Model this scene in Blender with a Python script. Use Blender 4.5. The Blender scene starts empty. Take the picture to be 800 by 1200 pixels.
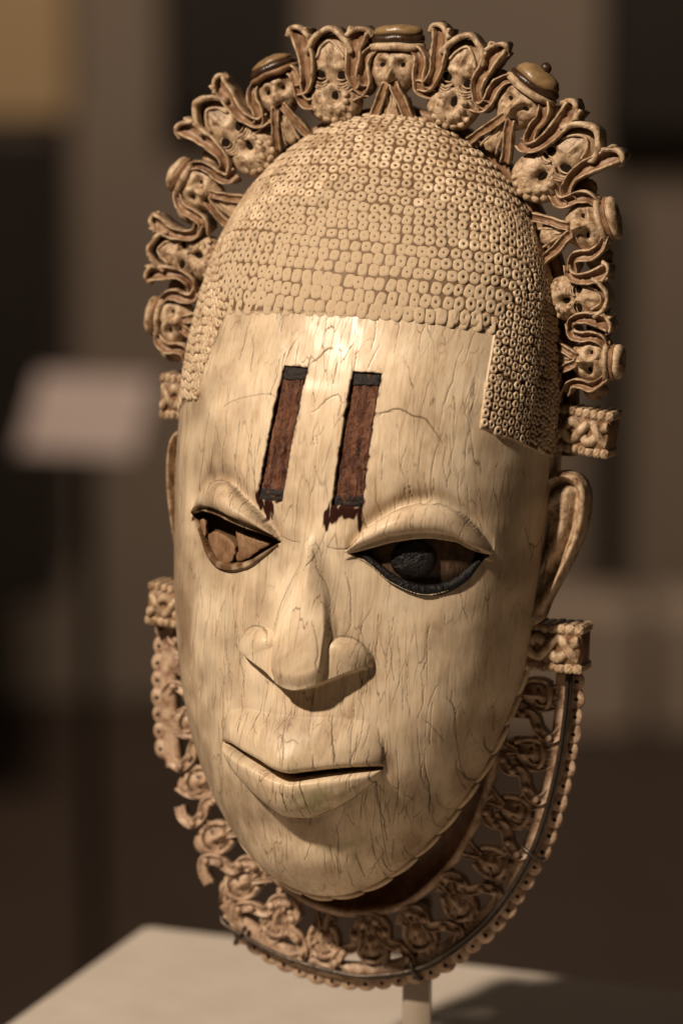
import bpy, bmesh, math, random
import numpy as np
from mathutils import Matrix, Vector, Euler
rng = np.random.default_rng(11)
random.seed(11)
R = math.radians
sc = bpy.context.scene
col = sc.collection

# ------------------------------------------------------------------ camera, lamps, exposure
PX = 0.00021                       # the carving is drawn in units of 0.21 mm
MASK_C = Vector((0, 0, 1.10))      # centre of the mask
cam_d = bpy.data.cameras.new('camera'); cam = bpy.data.objects.new('camera', cam_d); col.objects.link(cam)
cam.location = (-0.00693, -0.97815, 1.30791)
cam.rotation_euler = (R(78), 0, 0)
cam_d.sensor_fit = 'VERTICAL'; cam_d.sensor_height = 36; cam_d.sensor_width = 24
cam_d.lens = 142.86
cam_d.clip_start = 0.05; cam_d.clip_end = 60
cam_d.dof.use_dof = True; cam_d.dof.focus_distance = 0.965; cam_d.dof.aperture_fstop = 9.0
sc.camera = cam

world = bpy.data.worlds.new('World'); sc.world = world; world.use_nodes = True
bg = world.node_tree.nodes['Background']
bg.inputs[0].default_value = (1.0, 0.80, 0.62, 1); bg.inputs[1].default_value = 0.007

def lamp(name, kind, loc, target, energy, color, size=0.1, **kw):
    d = bpy.data.lights.new(name, kind); d.energy = energy; d.color = color
    if kind == 'AREA': d.shape = 'DISK'; d.size = size
    else: d.shadow_soft_size = size
    for k, v in kw.items(): setattr(d, k, v)
    o = bpy.data.objects.new(name, d); col.objects.link(o); o.location = loc
    o.rotation_euler = (Vector(target) - Vector(loc)).to_track_quat('-Z', 'Y').to_euler()
    return o
lamp('gallery_spotlight', 'SPOT', (-0.95, -1.05, 2.46), (0.0, 0.0, 1.10), 264, (1.0, 0.84, 0.67), 0.045, spot_size=R(30), spot_blend=0.6)
lamp('added_wall_fill', 'AREA', (0.1, 2.2, 3.0), (0.0, 4.2, 0.7), 58, (1.0, 0.76, 0.56), 0.8)  # unseen lamp, added to brighten the back wall

sc.view_settings.view_transform = 'Standard'; sc.view_settings.look = 'None'
sc.view_settings.exposure = 0; sc.view_settings.gamma = 1
sc.render.engine = 'CYCLES'
sc.cycles.use_denoising = True
sc.cycles.max_bounces = 6

# ------------------------------------------------------------------ numeric helpers
def sm(a, b, x):
    t = np.clip((x - a) / (b - a), 0, 1); return t * t * (3 - 2 * t)
def gs(x, c, s): return np.exp(-((x-c)/s)**2)
def pchip(x, pts):
    xs = np.array([p[0] for p in pts], float); ys = np.array([p[1] for p in pts], float)
    h = np.diff(xs); dl = np.diff(ys) / h; m = np.zeros_like(ys)
    for i in range(1, len(xs) - 1):
        if dl[i-1] * dl[i] > 0:
            w1 = 2*h[i] + h[i-1]; w2 = h[i] + 2*h[i-1]
            m[i] = (w1 + w2) / (w1/dl[i-1] + w2/dl[i])
    m[0] = dl[0]; m[-1] = dl[-1]
    x = np.clip(np.asarray(x, float), xs[0], xs[-1])
    i = np.clip(np.searchsorted(xs, x) - 1, 0, len(xs) - 2)
    t = (x - xs[i]) / h[i]
    return ys[i]*(2*t**3-3*t**2+1) + h[i]*m[i]*(t**3-2*t**2+t) + ys[i+1]*(-2*t**3+3*t**2) + h[i]*m[i+1]*(t**3-t**2)
def catmull(pts, n, closed=False):
    p = np.array(pts, float)
    if closed: q = np.vstack([p[-1], p, p[0], p[1]])
    else: q = np.vstack([2*p[0]-p[1], p, 2*p[-1]-p[-2]])
    segs = len(q) - 3
    t = np.linspace(0, segs, n, endpoint=not closed)
    i = np.minimum(t.astype(int), segs - 1); f = (t - i)[:, None]
    a, b, c, d = q[i], q[i+1], q[i+2], q[i+3]
    return 0.5*((2*b) + (-a+c)*f + (2*a-5*b+4*c-d)*f**2 + (-a+3*b-3*c+d)*f**3)
def vnoise(x, y, s, seed):
    """smooth value noise, -1..1"""
    g = np.random.default_rng(seed).uniform(-1, 1, (97, 97))
    X = x / s + 1000.37; Y = y / s + 1000.71
    i = np.floor(X).astype(int); j = np.floor(Y).astype(int); f = X - i; k = Y - j
    f = f*f*(3-2*f); k = k*k*(3-2*k)
    G = lambda a, b: g[a % 97, b % 97]
    return (G(i,j)*(1-f) + G(i+1,j)*f)*(1-k) + (G(i,j+1)*(1-f) + G(i+1,j+1)*f)*k

# ------------------------------------------------------------------ materials
def new_mat(name):
    m = bpy.data.materials.new(name); m.use_nodes = True
    nt = m.node_tree; b = nt.nodes['Principled BSDF']
    return m, nt, b
def nd(nt, t, **kw):
    n = nt.nodes.new(t)
    for k, v in kw.items():
        if k in n.inputs.keys(): n.inputs[k].default_value = v
        else: setattr(n, k, v)
    return n
def mixc(nt, fac, a, b, blend='MIX'):
    n = nt.nodes.new('ShaderNodeMix'); n.data_type = 'RGBA'; n.blend_type = blend; n.clamp_factor = True
    for s, x in ((0, fac), (6, a), (7, b)):
        if hasattr(x, 'is_output'): nt.links.new(x, n.inputs[s])
        else: n.inputs[s].default_value = x if s == 0 else (*x, 1) if len(x) == 3 else x
    return n.outputs[2]
def math_n(nt, op, a, b=None, c=None):
    n = nt.nodes.new('ShaderNodeMath'); n.operation = op
    for s, x in enumerate((a, b, c)):
        if x is None: continue
        if hasattr(x, 'is_output'): nt.links.new(x, n.inputs[s])
        else: n.inputs[s].default_value = x
    return n.outputs[0]
def coords(nt, scale, rand=False):
    tc = nt.nodes.new('ShaderNodeTexCoord'); mp = nt.nodes.new('ShaderNodeMapping')
    mp.inputs['Scale'].default_value = scale
    if rand:
        oi = nt.nodes.new('ShaderNodeObjectInfo'); add = nt.nodes.new('ShaderNodeVectorMath'); add.operation = 'ADD'
        mul = math_n(nt, 'MULTIPLY', oi.outputs['Random'], 37.0)
        nt.links.new(tc.outputs['Object'], mp.inputs['Vector']); nt.links.new(mp.outputs[0], add.inputs[0]); nt.links.new(mul, add.inputs[1])
        return add.outputs[0]
    nt.links.new(tc.outputs['Object'], mp.inputs['Vector'])
    return mp.outputs[0]
def noise(nt, vec, scale, detail=4, rough=.55, dist=0.0):
    n = nd(nt, 'ShaderNodeTexNoise', Scale=scale, Detail=detail, Roughness=rough, Distortion=dist)
    nt.links.new(vec, n.inputs['Vector']); return n.outputs['Fac']
def ramp(nt, fac, stops):
    n = nt.nodes.new('ShaderNodeValToRGB'); e = n.color_ramp.elements
    while len(e) < len(stops): e.new(0.5)
    for el, (p, c) in zip(e, stops): el.position = p; el.color = (*c, 1) if len(c) == 3 else c
    nt.links.new(fac, n.inputs[0]); return n.outputs[0]
K = 1.0 / PX

def ivory_face():
    m, nt, b = new_mat('ivory_face'); L = nt.links.new
    at = nt.nodes.new('ShaderNodeAttribute'); at.attribute_name = 'wear_shade'
    sep = nt.nodes.new('ShaderNodeSeparateColor'); L(at.outputs['Color'], sep.inputs[0])
    crack, green, brown, _n = sep.outputs[0], sep.outputs[1], sep.outputs[2], None
    a2 = nt.nodes.new('ShaderNodeAttribute'); a2.attribute_name = 'rust'; stain = a2.outputs['Fac']
    big = noise(nt, coords(nt, (K*.012, K*.008, K*.012)), 1.0, 5, .6, .6)
    grain = noise(nt, coords(nt, (K*.16, K*.012, K*.06)), 1.0, 5, .6, .4)
    fine = noise(nt, coords(nt, (K*.45, K*.05, K*.2)), 1.0, 3, .6)
    c = ramp(nt, big, [(.30, (.44, .325, .215)), (.44, (.62, .485, .335)), (.55, (.70, .56, .395)), (.74, (.76, .63, .465))])
    g = ramp(nt, grain, [(.30, (.70, .58, .45)), (.50, (1, 1, 1)), (.75, (1.0, .98, .94))])
    c = mixc(nt, .55, c, g, 'MULTIPLY')
    f = ramp(nt, fine, [(.30, (.70, .62, .52)), (.48, (1, 1, 1))])
    c = mixc(nt, .45, c, f, 'MULTIPLY')
    # thin ageing lines running with the tusk
    vec = coords(nt, (K*.10, K*.0105, K*.03))
    nz = nt.nodes.new('ShaderNodeTexNoise'); nz.inputs['Scale'].default_value = 1.7; nz.inputs['Detail'].default_value = 4; L(vec, nz.inputs['Vector'])
    dv = mixc(nt, .34, (0, 0, 0), nz.outputs['Color'], 'MIX')
    va = nt.nodes.new('ShaderNodeVectorMath'); va.operation = 'ADD'; L(vec, va.inputs[0]); L(dv, va.inputs[1])
    vo = nd(nt, 'ShaderNodeTexVoronoi', feature='DISTANCE_TO_EDGE', Scale=1.0); L(va.outputs[0], vo.inputs['Vector'])
    thin = ramp(nt, vo.outputs['Distance'], [(.0, (1, 1, 1)), (.026, (0, 0, 0))])
    patch = ramp(nt, noise(nt, coords(nt, (K*.017,)*3), 1.0, 2), [(.38, (0, 0, 0)), (.58, (1, 1, 1))])
    thin = math_n(nt, 'MULTIPLY', thin, patch)
    c = mixc(nt, math_n(nt, 'MULTIPLY', thin, .75), c, (.10, .055, .026))
    c = mixc(nt, math_n(nt, 'MULTIPLY', brown, 1.05), c, (.105, .056, .026))
    gp = noise(nt, coords(nt, (K*.05, K*.03, K*.05)), 1.0, 4)
    gp = ramp(nt, gp, [(.40, (0, 0, 0)), (.62, (1, 1, 1))])
    c = mixc(nt, math_n(nt, 'MULTIPLY', math_n(nt, 'MULTIPLY', green, gp), .75), c, (.21, .20, .075))
    c = mixc(nt, math_n(nt, 'MULTIPLY', crack, .95), c, (.032, .015, .007))
    c = mixc(nt, math_n(nt, 'MULTIPLY', stain, 1.12), c, (.026, .007, .004))
    L(c, b.inputs['Base Color'])
    ro = ramp(nt, noise(nt, coords(nt, (K*.03,)*3), 1.0, 3), [(.3, (.25,)*3), (.7, (.40,)*3)])
    matte = math_n(nt, 'MAXIMUM', math_n(nt, 'MAXIMUM', crack, stain), math_n(nt, 'MAXIMUM', brown, thin))
    L(mixc(nt, matte, ro, (.75, .75, .75)), b.inputs['Roughness'])
    L(math_n(nt, 'MULTIPLY_ADD', matte, -.20, .27), b.inputs['Specular IOR Level'])
    b.inputs['Subsurface Weight'].default_value = .10; b.inputs['Subsurface Radius'].default_value = (.0022, .0012, .0006); b.inputs['Subsurface Scale'].default_value = .6
    h = math_n(nt, 'MULTIPLY_ADD', grain, .8, math_n(nt, 'MULTIPLY', fine, .35))
    h = math_n(nt, 'SUBTRACT', h, math_n(nt, 'MULTIPLY', thin, .9))
    bp = nd(nt, 'ShaderNodeBump', Strength=.13, Distance=PX*1.5); L(h, bp.inputs['Height']); L(bp.outputs[0], b.inputs['Normal'])
    return m

def carved(name, light, mid, dark, rough=.42, sc_=.05, lo=.32, hi=.68, bump=.5, rand=True):
    m, nt, b = new_mat(name); L = nt.links.new
    n1 = noise(nt, coords(nt, (K*sc_,)*3, rand), 1.0, 5, .6)
    n2 = noise(nt, coords(nt, (K*.30, K*.07, K*.2), rand), 1.0, 4, .6)
    c = ramp(nt, n1, [(lo, dark), ((lo+hi)/2, mid), (hi, light)])
    f = ramp(nt, n2, [(.30, (.60, .48, .38)), (.52, (1, 1, 1))])
    L(mixc(nt, .6, c, f, 'MULTIPLY'), b.inputs['Base Color'])
    b.inputs['Roughness'].default_value = rough; b.inputs['Specular IOR Level'].default_value = .32
    bp = nd(nt, 'ShaderNodeBump', Strength=bump, Distance=PX*2.2); L(n2, bp.inputs['Height']); L(bp.outputs[0], b.inputs['Normal'])
    return m
def plain(name, c1, c2, rough, scale, metallic=0, bump=.3, bd=.001, spec=.5):
    m, nt, b = new_mat(name); L = nt.links.new
    n = noise(nt, coords(nt, (scale,)*3), 1.0, 6, .6)
    L(ramp(nt, n, [(.3, c1), (.7, c2)]), b.inputs['Base Color'])
    b.inputs['Roughness'].default_value = rough; b.inputs['Metallic'].default_value = metallic
    b.inputs['Specular IOR Level'].default_value = spec
    bp = nd(nt, 'ShaderNodeBump', Strength=bump, Distance=bd); L(n, bp.inputs['Height']); L(bp.outputs[0], b.inputs['Normal'])
    return m
M_FACE = ivory_face()
M_CARVE = carved('carved_ivory', (.53, .405, .275), (.39, .275, .172), (.13, .068, .033), sc_=.085, lo=.33, hi=.70)
M_CURL = carved('hair_ivory', (.64, .505, .35), (.56, .425, .28), (.40, .28, .17), sc_=.03)
M_CURL_D = carved('unpolished_hair_ivory', (.58, .45, .31), (.49, .365, .24), (.33, .22, .13), sc_=.03)
M_COLLAR = carved('collar_ivory', (.48, .355, .25), (.37, .25, .165), (.15, .08, .046), sc_=.085, lo=.33, hi=.70)
M_STAIN_SHADE = carved('orange_stained_shaded_ivory', (.28, .17, .095), (.21, .115, .06), (.12, .058, .028))  # orange-brown trough stain, darkened further to paint shade into the recesses
M_HOLE = plain('dark_drill_hole', (.006, .0035, .002), (.016, .009, .005), .9, K*.2, spec=.08)
M_IRON = plain('black_iron_inlay', (.003, .0025, .0025), (.012, .010, .009), .38, K*.16, 0, .9, PX*4, .25)
M_IRON2 = plain('dull_iron_patch', (.006, .004, .004), (.024, .016, .013), .6, K*.22, 0, .9, PX*3, .3)
M_BAND = plain('dark_hat_band', (.018, .009, .005), (.05, .025, .012), .30, K*.12)
M_GOLD = plain('polished_hat_top', (.13, .078, .032), (.26, .165, .08), .33, K*.06)
M_WIRE = plain('mount_wire', (.030, .022, .016), (.07, .05, .035), .35, K*.1, .6)
M_POST = plain('mount_post', (.26, .21, .16), (.31, .25, .19), .5, 40)
def strip_mat():
    m, nt, b = new_mat('rusty_inlay'); L = nt.links.new
    n1 = noise(nt, coords(nt, (K*.13, K*.022, K*.08)), 1.0, 6, .65, .5)
    n2 = noise(nt, coords(nt, (K*.30, K*.10, K*.2)), 1.0, 5, .65)
    c = ramp(nt, n1, [(.28, (.016, .005, .003)), (.45, (.085, .030, .015)), (.60, (.17, .068, .032)), (.78, (.28, .135, .07))])
    L(c, b.inputs['Base Color'])
    L(ramp(nt, n2, [(.35, (.10,)*3), (.65, (.42,)*3)]), b.inputs['Roughness'])
    h = math_n(nt, 'ADD', n1, n2)
    bp = nd(nt, 'ShaderNodeBump', Strength=1.0, Distance=PX*5); L(h, bp.inputs['Height']); L(bp.outputs[0], b.inputs['Normal'])
    return m
M_STRIP = strip_mat()
M_BALL = carved('aged_shaded_eyeball', (.13, .08, .048), (.085, .05, .029), (.04, .022, .013), .5, .06)
M_INLAY = carved('brown_eye_inlay', (.26, .16, .09), (.21, .12, .065), (.13, .07, .035), .5, .06)

# ------------------------------------------------------------------ mesh helpers
VO = 570.0                         # the mask's own origin lies at the bottom of the collar
def link_mesh(name, V, F, mats, parent=None, matidx=None, smooth=True):
    me = bpy.data.meshes.new(name); me.from_pydata([tuple(map(float, v)) for v in V], [], [tuple(map(int, f)) for f in F])
    for m in mats: me.materials.append(m)
    if matidx is not None: me.polygons.foreach_set('material_index', np.array(matidx, np.int32))
    if smooth: me.polygons.foreach_set('use_smooth', np.ones(len(F), bool))
    me.update()
    bm = bmesh.new(); bm.from_mesh(me); bmesh.ops.recalc_face_normals(bm, faces=bm.faces); bm.to_mesh(me); bm.free()
    o = bpy.data.objects.new(name, me); col.objects.link(o)
    if parent: o.parent = parent
    return o
class MB:
    def __init__(s): s.V = []; s.F = []; s.M = []; s.n = 0
    def add(s, V, F, m=0):
        V = np.asarray(V, float)
        s.V.append(V); s.F += [tuple(i + s.n for i in f) for f in F]
        s.M += list(m) if hasattr(m, '__len__') else [m] * len(F)
        s.n += len(V); return s
    def xf(s, fn): s.V = [fn(v) for v in s.V]; return s
    def build(s, name, mats, parent=None, px=True, mask_space=False, smooth=True):
        V = np.vstack(s.V).copy()
        if mask_space: V[:, 1] += VO
        if px: V = V * PX
        return link_mesh(name, V, s.F, mats, parent, s.M, smooth)
def quads(n, m, wrap=False):
    F = []
    for i in range(n - 1):
        for j in range(m if wrap else m - 1):
            k = (j + 1) % m
            F.append((i*m+j, i*m+k, (i+1)*m+k, (i+1)*m+j))
    return F
def ell(c, r, n=12, m=18, fn=None):
    """closed ellipsoid, pole facing +z"""
    th = np.linspace(0, np.pi, n + 1)[1:-1]; ph = np.linspace(0, 2*np.pi, m, endpoint=False)
    T, P = np.meshgrid(th, ph, indexing='ij')
    V = np.stack([np.sin(T)*np.cos(P), np.sin(T)*np.sin(P), np.cos(T)], -1).reshape(-1, 3)
    V = np.vstack([V, [0, 0, 1], [0, 0, -1]]) * np.array(r, float)
    if fn is not None: V = fn(V)
    F = [f for f in quads(n - 1, m, True)]
    a = len(V) - 2; b = a + 1
    F += [(a, j, (j+1) % m) for j in range(m)]
    o = (n - 2) * m
    F += [(b, o + (j+1) % m, o + j) for j in range(m)]
    return V + np.array(c, float), F
RND = [(math.cos(a), math.sin(a)) for a in np.linspace(0, 2*math.pi, 9)[:-1]]
CHAN = [(-1, -1), (-1, .75), (-.88, 1), (-.66, .95), (-.50, .62), (0, .52), (.50, .62), (.66, .95), (.88, 1), (1, .75), (1, -1)]
FLAT = [(-1, -1), (-1, .6), (-.75, 1), (.75, 1), (1, .6), (1, -1)]
def sweep(path, w, h, prof=RND, closed=False, fm=None, caps=True):
    """sweep a profile along a path; w across (in plane), h along +z"""
    P = np.asarray(path, float)
    if P.shape[1] == 2: P = np.hstack([P, np.zeros((len(P), 1))])
    n = len(P)
    if closed: T = np.roll(P, -1, 0) - np.roll(P, 1, 0)
    else: T = np.gradient(P, axis=0)
    T /= np.linalg.norm(T, axis=1)[:, None] + 1e-9
    Sd = np.cross(np.array([0, 0, 1.0]), T); Sd /= np.linalg.norm(Sd, axis=1)[:, None] + 1e-9
    Up = np.cross(T, Sd)
    w = np.broadcast_to(np.asarray(w, float), (n,)); h = np.broadcast_to(np.asarray(h, float), (n,))
    m = len(prof)
    V = np.concatenate([P + Sd*(w*a/2)[:, None] + Up*(h*b/2)[:, None] for a, b in prof]).reshape(m, n, 3).transpose(1, 0, 2).reshape(-1, 3)
    F = quads(n, m, True)
    M = [(fm[j] if fm else 0) for i in range(n-1) for j in range(m)]
    if closed:
        F += [((n-1)*m+j, (n-1)*m+(j+1) % m, (j+1) % m, j) for j in range(m)]; M += [(fm[j] if fm else 0) for j in range(m)]
    elif caps:
        F += [tuple(range(m)), tuple((n-1)*m + j for j in reversed(range(m)))]; M += [0, 0]
    return V, [tuple(reversed(f)) for f in F], M
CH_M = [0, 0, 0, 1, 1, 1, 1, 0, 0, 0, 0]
def lathe_y(prof, m=22, c=(0, 0, 0), zs=1.0, mats=None):
    """profile (radius, y) turned about the y axis"""
    a = np.linspace(0, 2*np.pi, m, endpoint=False)
    V = np.array([[r*np.cos(t), y, r*np.sin(t)*zs] for r, y in prof for t in a]) + np.array(c, float)
    F = [tuple(reversed(f)) for f in quads(len(prof), m, True)]
    M = [(mats[i] if mats else 0) for i in range(len(prof)-1) for j in range(m)]
    return V, [tuple(reversed(f)) for f in F], M
def box(c, s, bev=1.5):
    x, y, z = np.array(s, float)/2; V = []; F = []
    # chamfered box from 3 rings of an octagon-like section
    for (zz, k) in ((-z, bev), (-z+bev, 0), (z-bev, 0), (z, bev)):
        X, Y = x-k, y-k; b = bev
        V += [(X-b, Y, zz), (X, Y-b, zz), (X, -Y+b, zz), (X-b, -Y, zz), (-X+b, -Y, zz), (-X, -Y+b, zz), (-X, Y-b, zz), (-X+b, Y, zz)]
    F = [tuple(reversed(f)) for f in quads(4, 8, True)]
    F = [tuple(reversed(f)) for f in F]
    F += [tuple(range(8)), tuple(24 + j for j in reversed(range(8)))]
    F = [tuple(reversed(f)) for f in F]
    return np.array(V) + np.array(c, float), F
def tag(o, label, cat, group=None, kind=None):
    if label: o['label'] = label
    if cat: o['category'] = cat
    if group: o['group'] = group
    if kind: o['kind'] = kind
    return o

# ------------------------------------------------------------------ the face as a surface
VT, VB = 466., -442.; VC = (VT+VB)/2; HH = (VT-VB)/2; NEL = 1.98; NER = 2.25; UL = 1.025
def tau(v): return np.arcsin(np.clip((v-VC)/HH, -1, 1))
_tv = [-math.pi/2] + [float(tau(x)) for x in (-400, -330, -250, -150, -40, 60, 150, 250, 350, 430)] + [math.pi/2]
_U = [0, 92, 146, 184, 209, 221, 226, 223, 210, 174, 104, 0]
_W = [0, 72, 140, 184, 207, 218, 222, 211, 175, 120, 60, 0]
_B = [88, 76, 52, 30, 13, 4, 0, 0, 0, 0, 0, 0]
fU = lambda v: pchip(tau(v), list(zip(_tv, _U)))
fW = lambda v: pchip(tau(v), list(zip(_tv, _W)))
fB = lambda v: pchip(tau(v), list(zip(_tv, _B)))
def base_w(u, v):
    r = np.clip(np.abs(u)/np.maximum(fU(v)*np.where(u < 0, UL, 1.0), 1e-6), 0, 1)
    n = np.where(u < 0, NEL, NER)
    return fB(v) + fW(v)*(1 - r**n)**(1/n)

R_TOP = [(45, -17), (67, 14), (83, 27), (105, 40), (127, 45), (152, 39), (173, 20), (191, -9)]
R_LE = [(47, -15), (75, 0), (97, 9), (131, 15), (156, 11), (172, 0), (189, -11)]
R_LO = [(47, -17), (68, -25), (97, -47), (132, -59), (152, -54), (171, -37), (181, -20), (189, -13)]
L_TOP = [(-166, 0), (-159, 9), (-150, 25), (-133, 40), (-108, 42), (-86, 29), (-63, 15), (-33, -10)]
L_LE = [(-164, -2), (-156, 5), (-140, 12), (-122, 13), (-98, 9), (-68, 3), (-41, -6), (-33, -12)]
L_LO = [(-164, -6), (-149, -23), (-134, -46), (-117, -56), (-103, -57), (-78, -50), (-53, -32), (-33, -15)]
MID = [(-180, 7), (-157, 7), (-137, 7.5), (-103, 9), (-74, 9.5), (-51, 9), (-28, 7.5), (-8, 5)]
HALF = [(-180, 20), (-160, 25.5), (-137, 28.5), (-103, 27), (-74, 21), (-51, 15), (-28, 9.5), (-8, 7)]
NH = [(-180, 44), (-165, 44), (-140, 43), (-100, 37), (-60, 29), (-30, 20), (-5, 12), (10, 6)]
NB = [(-85, -136), (-68, -146), (-49, -153), (-32, -160), (-18, -170), (5, -175), (22, -171), (34, -165), (48, -158), (62, -151), (76, -146), (88, -138)]
M_LINE = [(-95, -254), (-86, -254), (-61, -258), (-33, -264), (-12, -271), (3, -273), (23, -269), (47, -264), (76, -260), (99, -258)]
M_TOP = [(-98, -240), (-93, -224), (-78, -212), (-50, -208), (-3, -208), (51, -204), (80, -206), (97, -222), (102, -238)]
M_LOW = [(-95, -257), (-90, -262), (-80, -278), (-59, -298), (-33, -317), (-7, -330), (14, -329), (39, -317), (69, -297), (91, -276), (99, -261)]
GLAB = [(-60, 30), (-44, 16), (-32, -3), (-16, -8), (6, -9), (24, -8), (39, -10), (54, -4), (69, 12), (85, 28)]
STRIPS = [((-50, 181), (-22, 184), (-33, 34), (-64, 31)), ((33, 183), (64, 186), (60, 38), (27, 34))]
def hair_d(u, v):
    ul = pchip(v, [(100, -172), (127, -169), (177, -160), (228, -143), (260, -138)])
    ur = pchip(v, [(100, 171), (133, 171), (190, 171), (238, 170), (260, 170)])
    vh = pchip(u, [(-180, 230), (-142, 232), (-54, 241), (9, 245), (75, 248), (130, 244), (170, 239), (200, 236)])
    d = np.maximum(np.maximum(ul - u, u - ur), v - vh)
    au = np.abs(u)
    vb = pchip(au, [(160, 132), (171, 131), (199, 118), (225, 93), (235, 80)])
    return np.where(au > 165, np.minimum(d, v - vb), d)
def strip_d(u, v, q):
    (a, b, c, d) = q
    t = (v - c[1]) / (a[1] - c[1])
    l = d[0] + (a[0]-d[0])*t; r = c[0] + (b[0]-c[0])*t
    return np.minimum(np.minimum(u - l, r - u), np.minimum(v - (c[1]+d[1])/2, (a[1]+b[1])/2 - v))
def eye(u, v, top, le, lo, rim, depth):
    u0, u1 = top[0][0], top[-1][0]
    T, E, O = pchip(u, top), pchip(u, le), pchip(u, lo)
    s = np.clip((u-u0)/(u1-u0), 0, 1); e = np.clip(4*s*(1-s), 0, 1)**.5
    ins = (u > u0) & (u < u1)
    t = np.clip((v-E)/np.maximum(T-E, 1), 0, 1)
    lid = 34*e*(0.50 + 1.05*t - 1.36*t**2)*sm(-1.2, 1.2, v-E)
    lid = lid*sm(1.0, .90, t)
    rimz = (sm(1.0, -1.0, v-E)*sm(0, 2, v-(E-10)))*7.5*e
    op = sm(1.2, -1.2, v-(E-10*e))*sm(-1.2, 1.2, v-(O+rim*e))
    low = sm(-1.5, 1.5, v-O)*sm(1, -1, v-(O+rim*e))
    d = lid + rimz - op*depth*np.minimum(1, e*1.5) + low*2.5*e
    hollow = -9.0*e*np.exp(-((v-T-3)/13.)**2)*(v > T)
    under = -3.0*e*np.exp(-((O-v)/20.)**2)*(v < O)
    return np.where(ins, d + hollow + under, 0), ins & (op > .5)
def disp(u, v):
    d = np.zeros_like(u)
    hdd = hair_d(u, v); d += (1.6+1.2*sm(60, 150, np.abs(u)))*sm(-1.5, 1.8, hdd)
    G = pchip(u, GLAB); gf = sm(78, 40, np.abs(u-6))
    g = 4.5*sm(-14, 14, v-G)*np.exp(-(np.maximum(v-G, 0)/75)**2)*gf
    d += g
    d += 3*np.exp(-((np.abs(u)-120)/60)**2 - ((v-95)/40)**2)
    er, _ = eye(u, v, R_TOP, R_LE, R_LO, 2, 17); el, _ = eye(u, v, L_TOP, L_LE, L_LO, 8, 30)
    d += er + el
    # nose
    vb = pchip(u, NB); mid = pchip(v, MID); hf = pchip(v, HALF); nh = pchip(v, NH)
    x = np.abs(u-mid)/hf
    prof = np.where(x < 1, 1-.10*x**2.5, 0)
    prof = np.where(x >= 1, np.interp(x, [1, 1.14, 1.35, 1.8, 2.6], [.90, .50, .34, .18, 0]), prof)
    soft = sm(-95, -45, v); prof = prof*(1-soft) + np.exp(-(x/1.35)**2)*soft
    cut = sm(-1.2, 2.6, v-vb)
    rid = nh*prof*(1 - .22*sm(22, 0, v-vb))*sm(8, -22, v)
    al = np.zeros_like(u)
    for cx, cy, rx, ry, an, hh, sg in ((-50, -134, 31, 19, 26, 29, -1), (56, -131, 29, 18, -24, 27, 1)):
        ca, sa = math.cos(R(an)), math.sin(R(an))
        a1 = (u-cx)*ca + (v-cy)*sa; a2 = -(u-cx)*sa + (v-cy)*ca
        a2 = np.maximum(a2, -6)
        q = (a1/rx)**2 + (a2/ry)**2
        outw = np.clip((a1*sg/rx+1)/2, 0, 1)
        al = np.maximum(al, hh*np.clip(1-q**1.4, 0, 1)**.42*(1.05-.38*outw**1.5))
    k = 1.6
    d += np.logaddexp(rid/k, al/k)*k*cut - math.log(2)*k*cut*sm(0, 1, 1)
    # mouth
    vm = pchip(u, M_LINE); vt = pchip(u, M_TOP); vl = pchip(u, M_LOW)
    inm = (u > -95) & (u < 99)
    c = np.clip(1-((u-2)/98)**2, 0, 1)**.38
    t = np.clip((v-vm)/np.maximum(vt-vm, 1), 0, 1)
    rnd = np.sqrt(np.clip(1-(1-np.clip((v-vm)/13, 0, 1))**2, 0, 1))
    up = (24*c+1)*(.55*(1-t)+.45*(1-t**3))*(.42+.58*rnd)*(1.06-.30*((u-2)/98)**2)*sm(-1, 1.2, v-vm)
    tl = np.clip((vm-v)/np.maximum(vm-vl, 1), 0, 1)
    xl = np.clip((tl-.36)/.64, 0, 1)
    lw = c**.75*np.where(tl < .36, 28-12*(1-tl/.36)**2, 28*np.sqrt(np.clip(1-xl**3.4, 0, 1)))*(v > vl)*sm(1, -2.0, v-vm+3.0)
    gap = -24*c**1.7*np.exp(-((v-vm+1.5)/4.4)**2)
    d += np.where(inm, up+lw+gap, 0) + 5*gs(u, 3, 20)*gs(v, -256, 15)*(v > vm)
    d += 19*np.exp(-((u-2)/80)**2 - ((v+248)/58)**2)
    d += -3.5*np.exp(-((u-2)/75)**2)*np.exp(-((vl-v)/7)**2)*(v < vl+1)*inm - 3*np.exp(-((u-2)/60)**2 - ((v+350)/16)**2) + 8*np.exp(-((u-2)/55)**2 - ((v+392)/26)**2)
    for q in STRIPS: d += -9*sm(-.8, 1.2, strip_d(u, v, q))
    d += 1.6*vnoise(u, v, 42, 3) + .5*vnoise(u, v, 14, 4) + .10*vnoise(u*2.2, v*.35, 5, 5)
    return d
def surf(u, v): return base_w(u, v) + disp(u, v)

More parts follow.
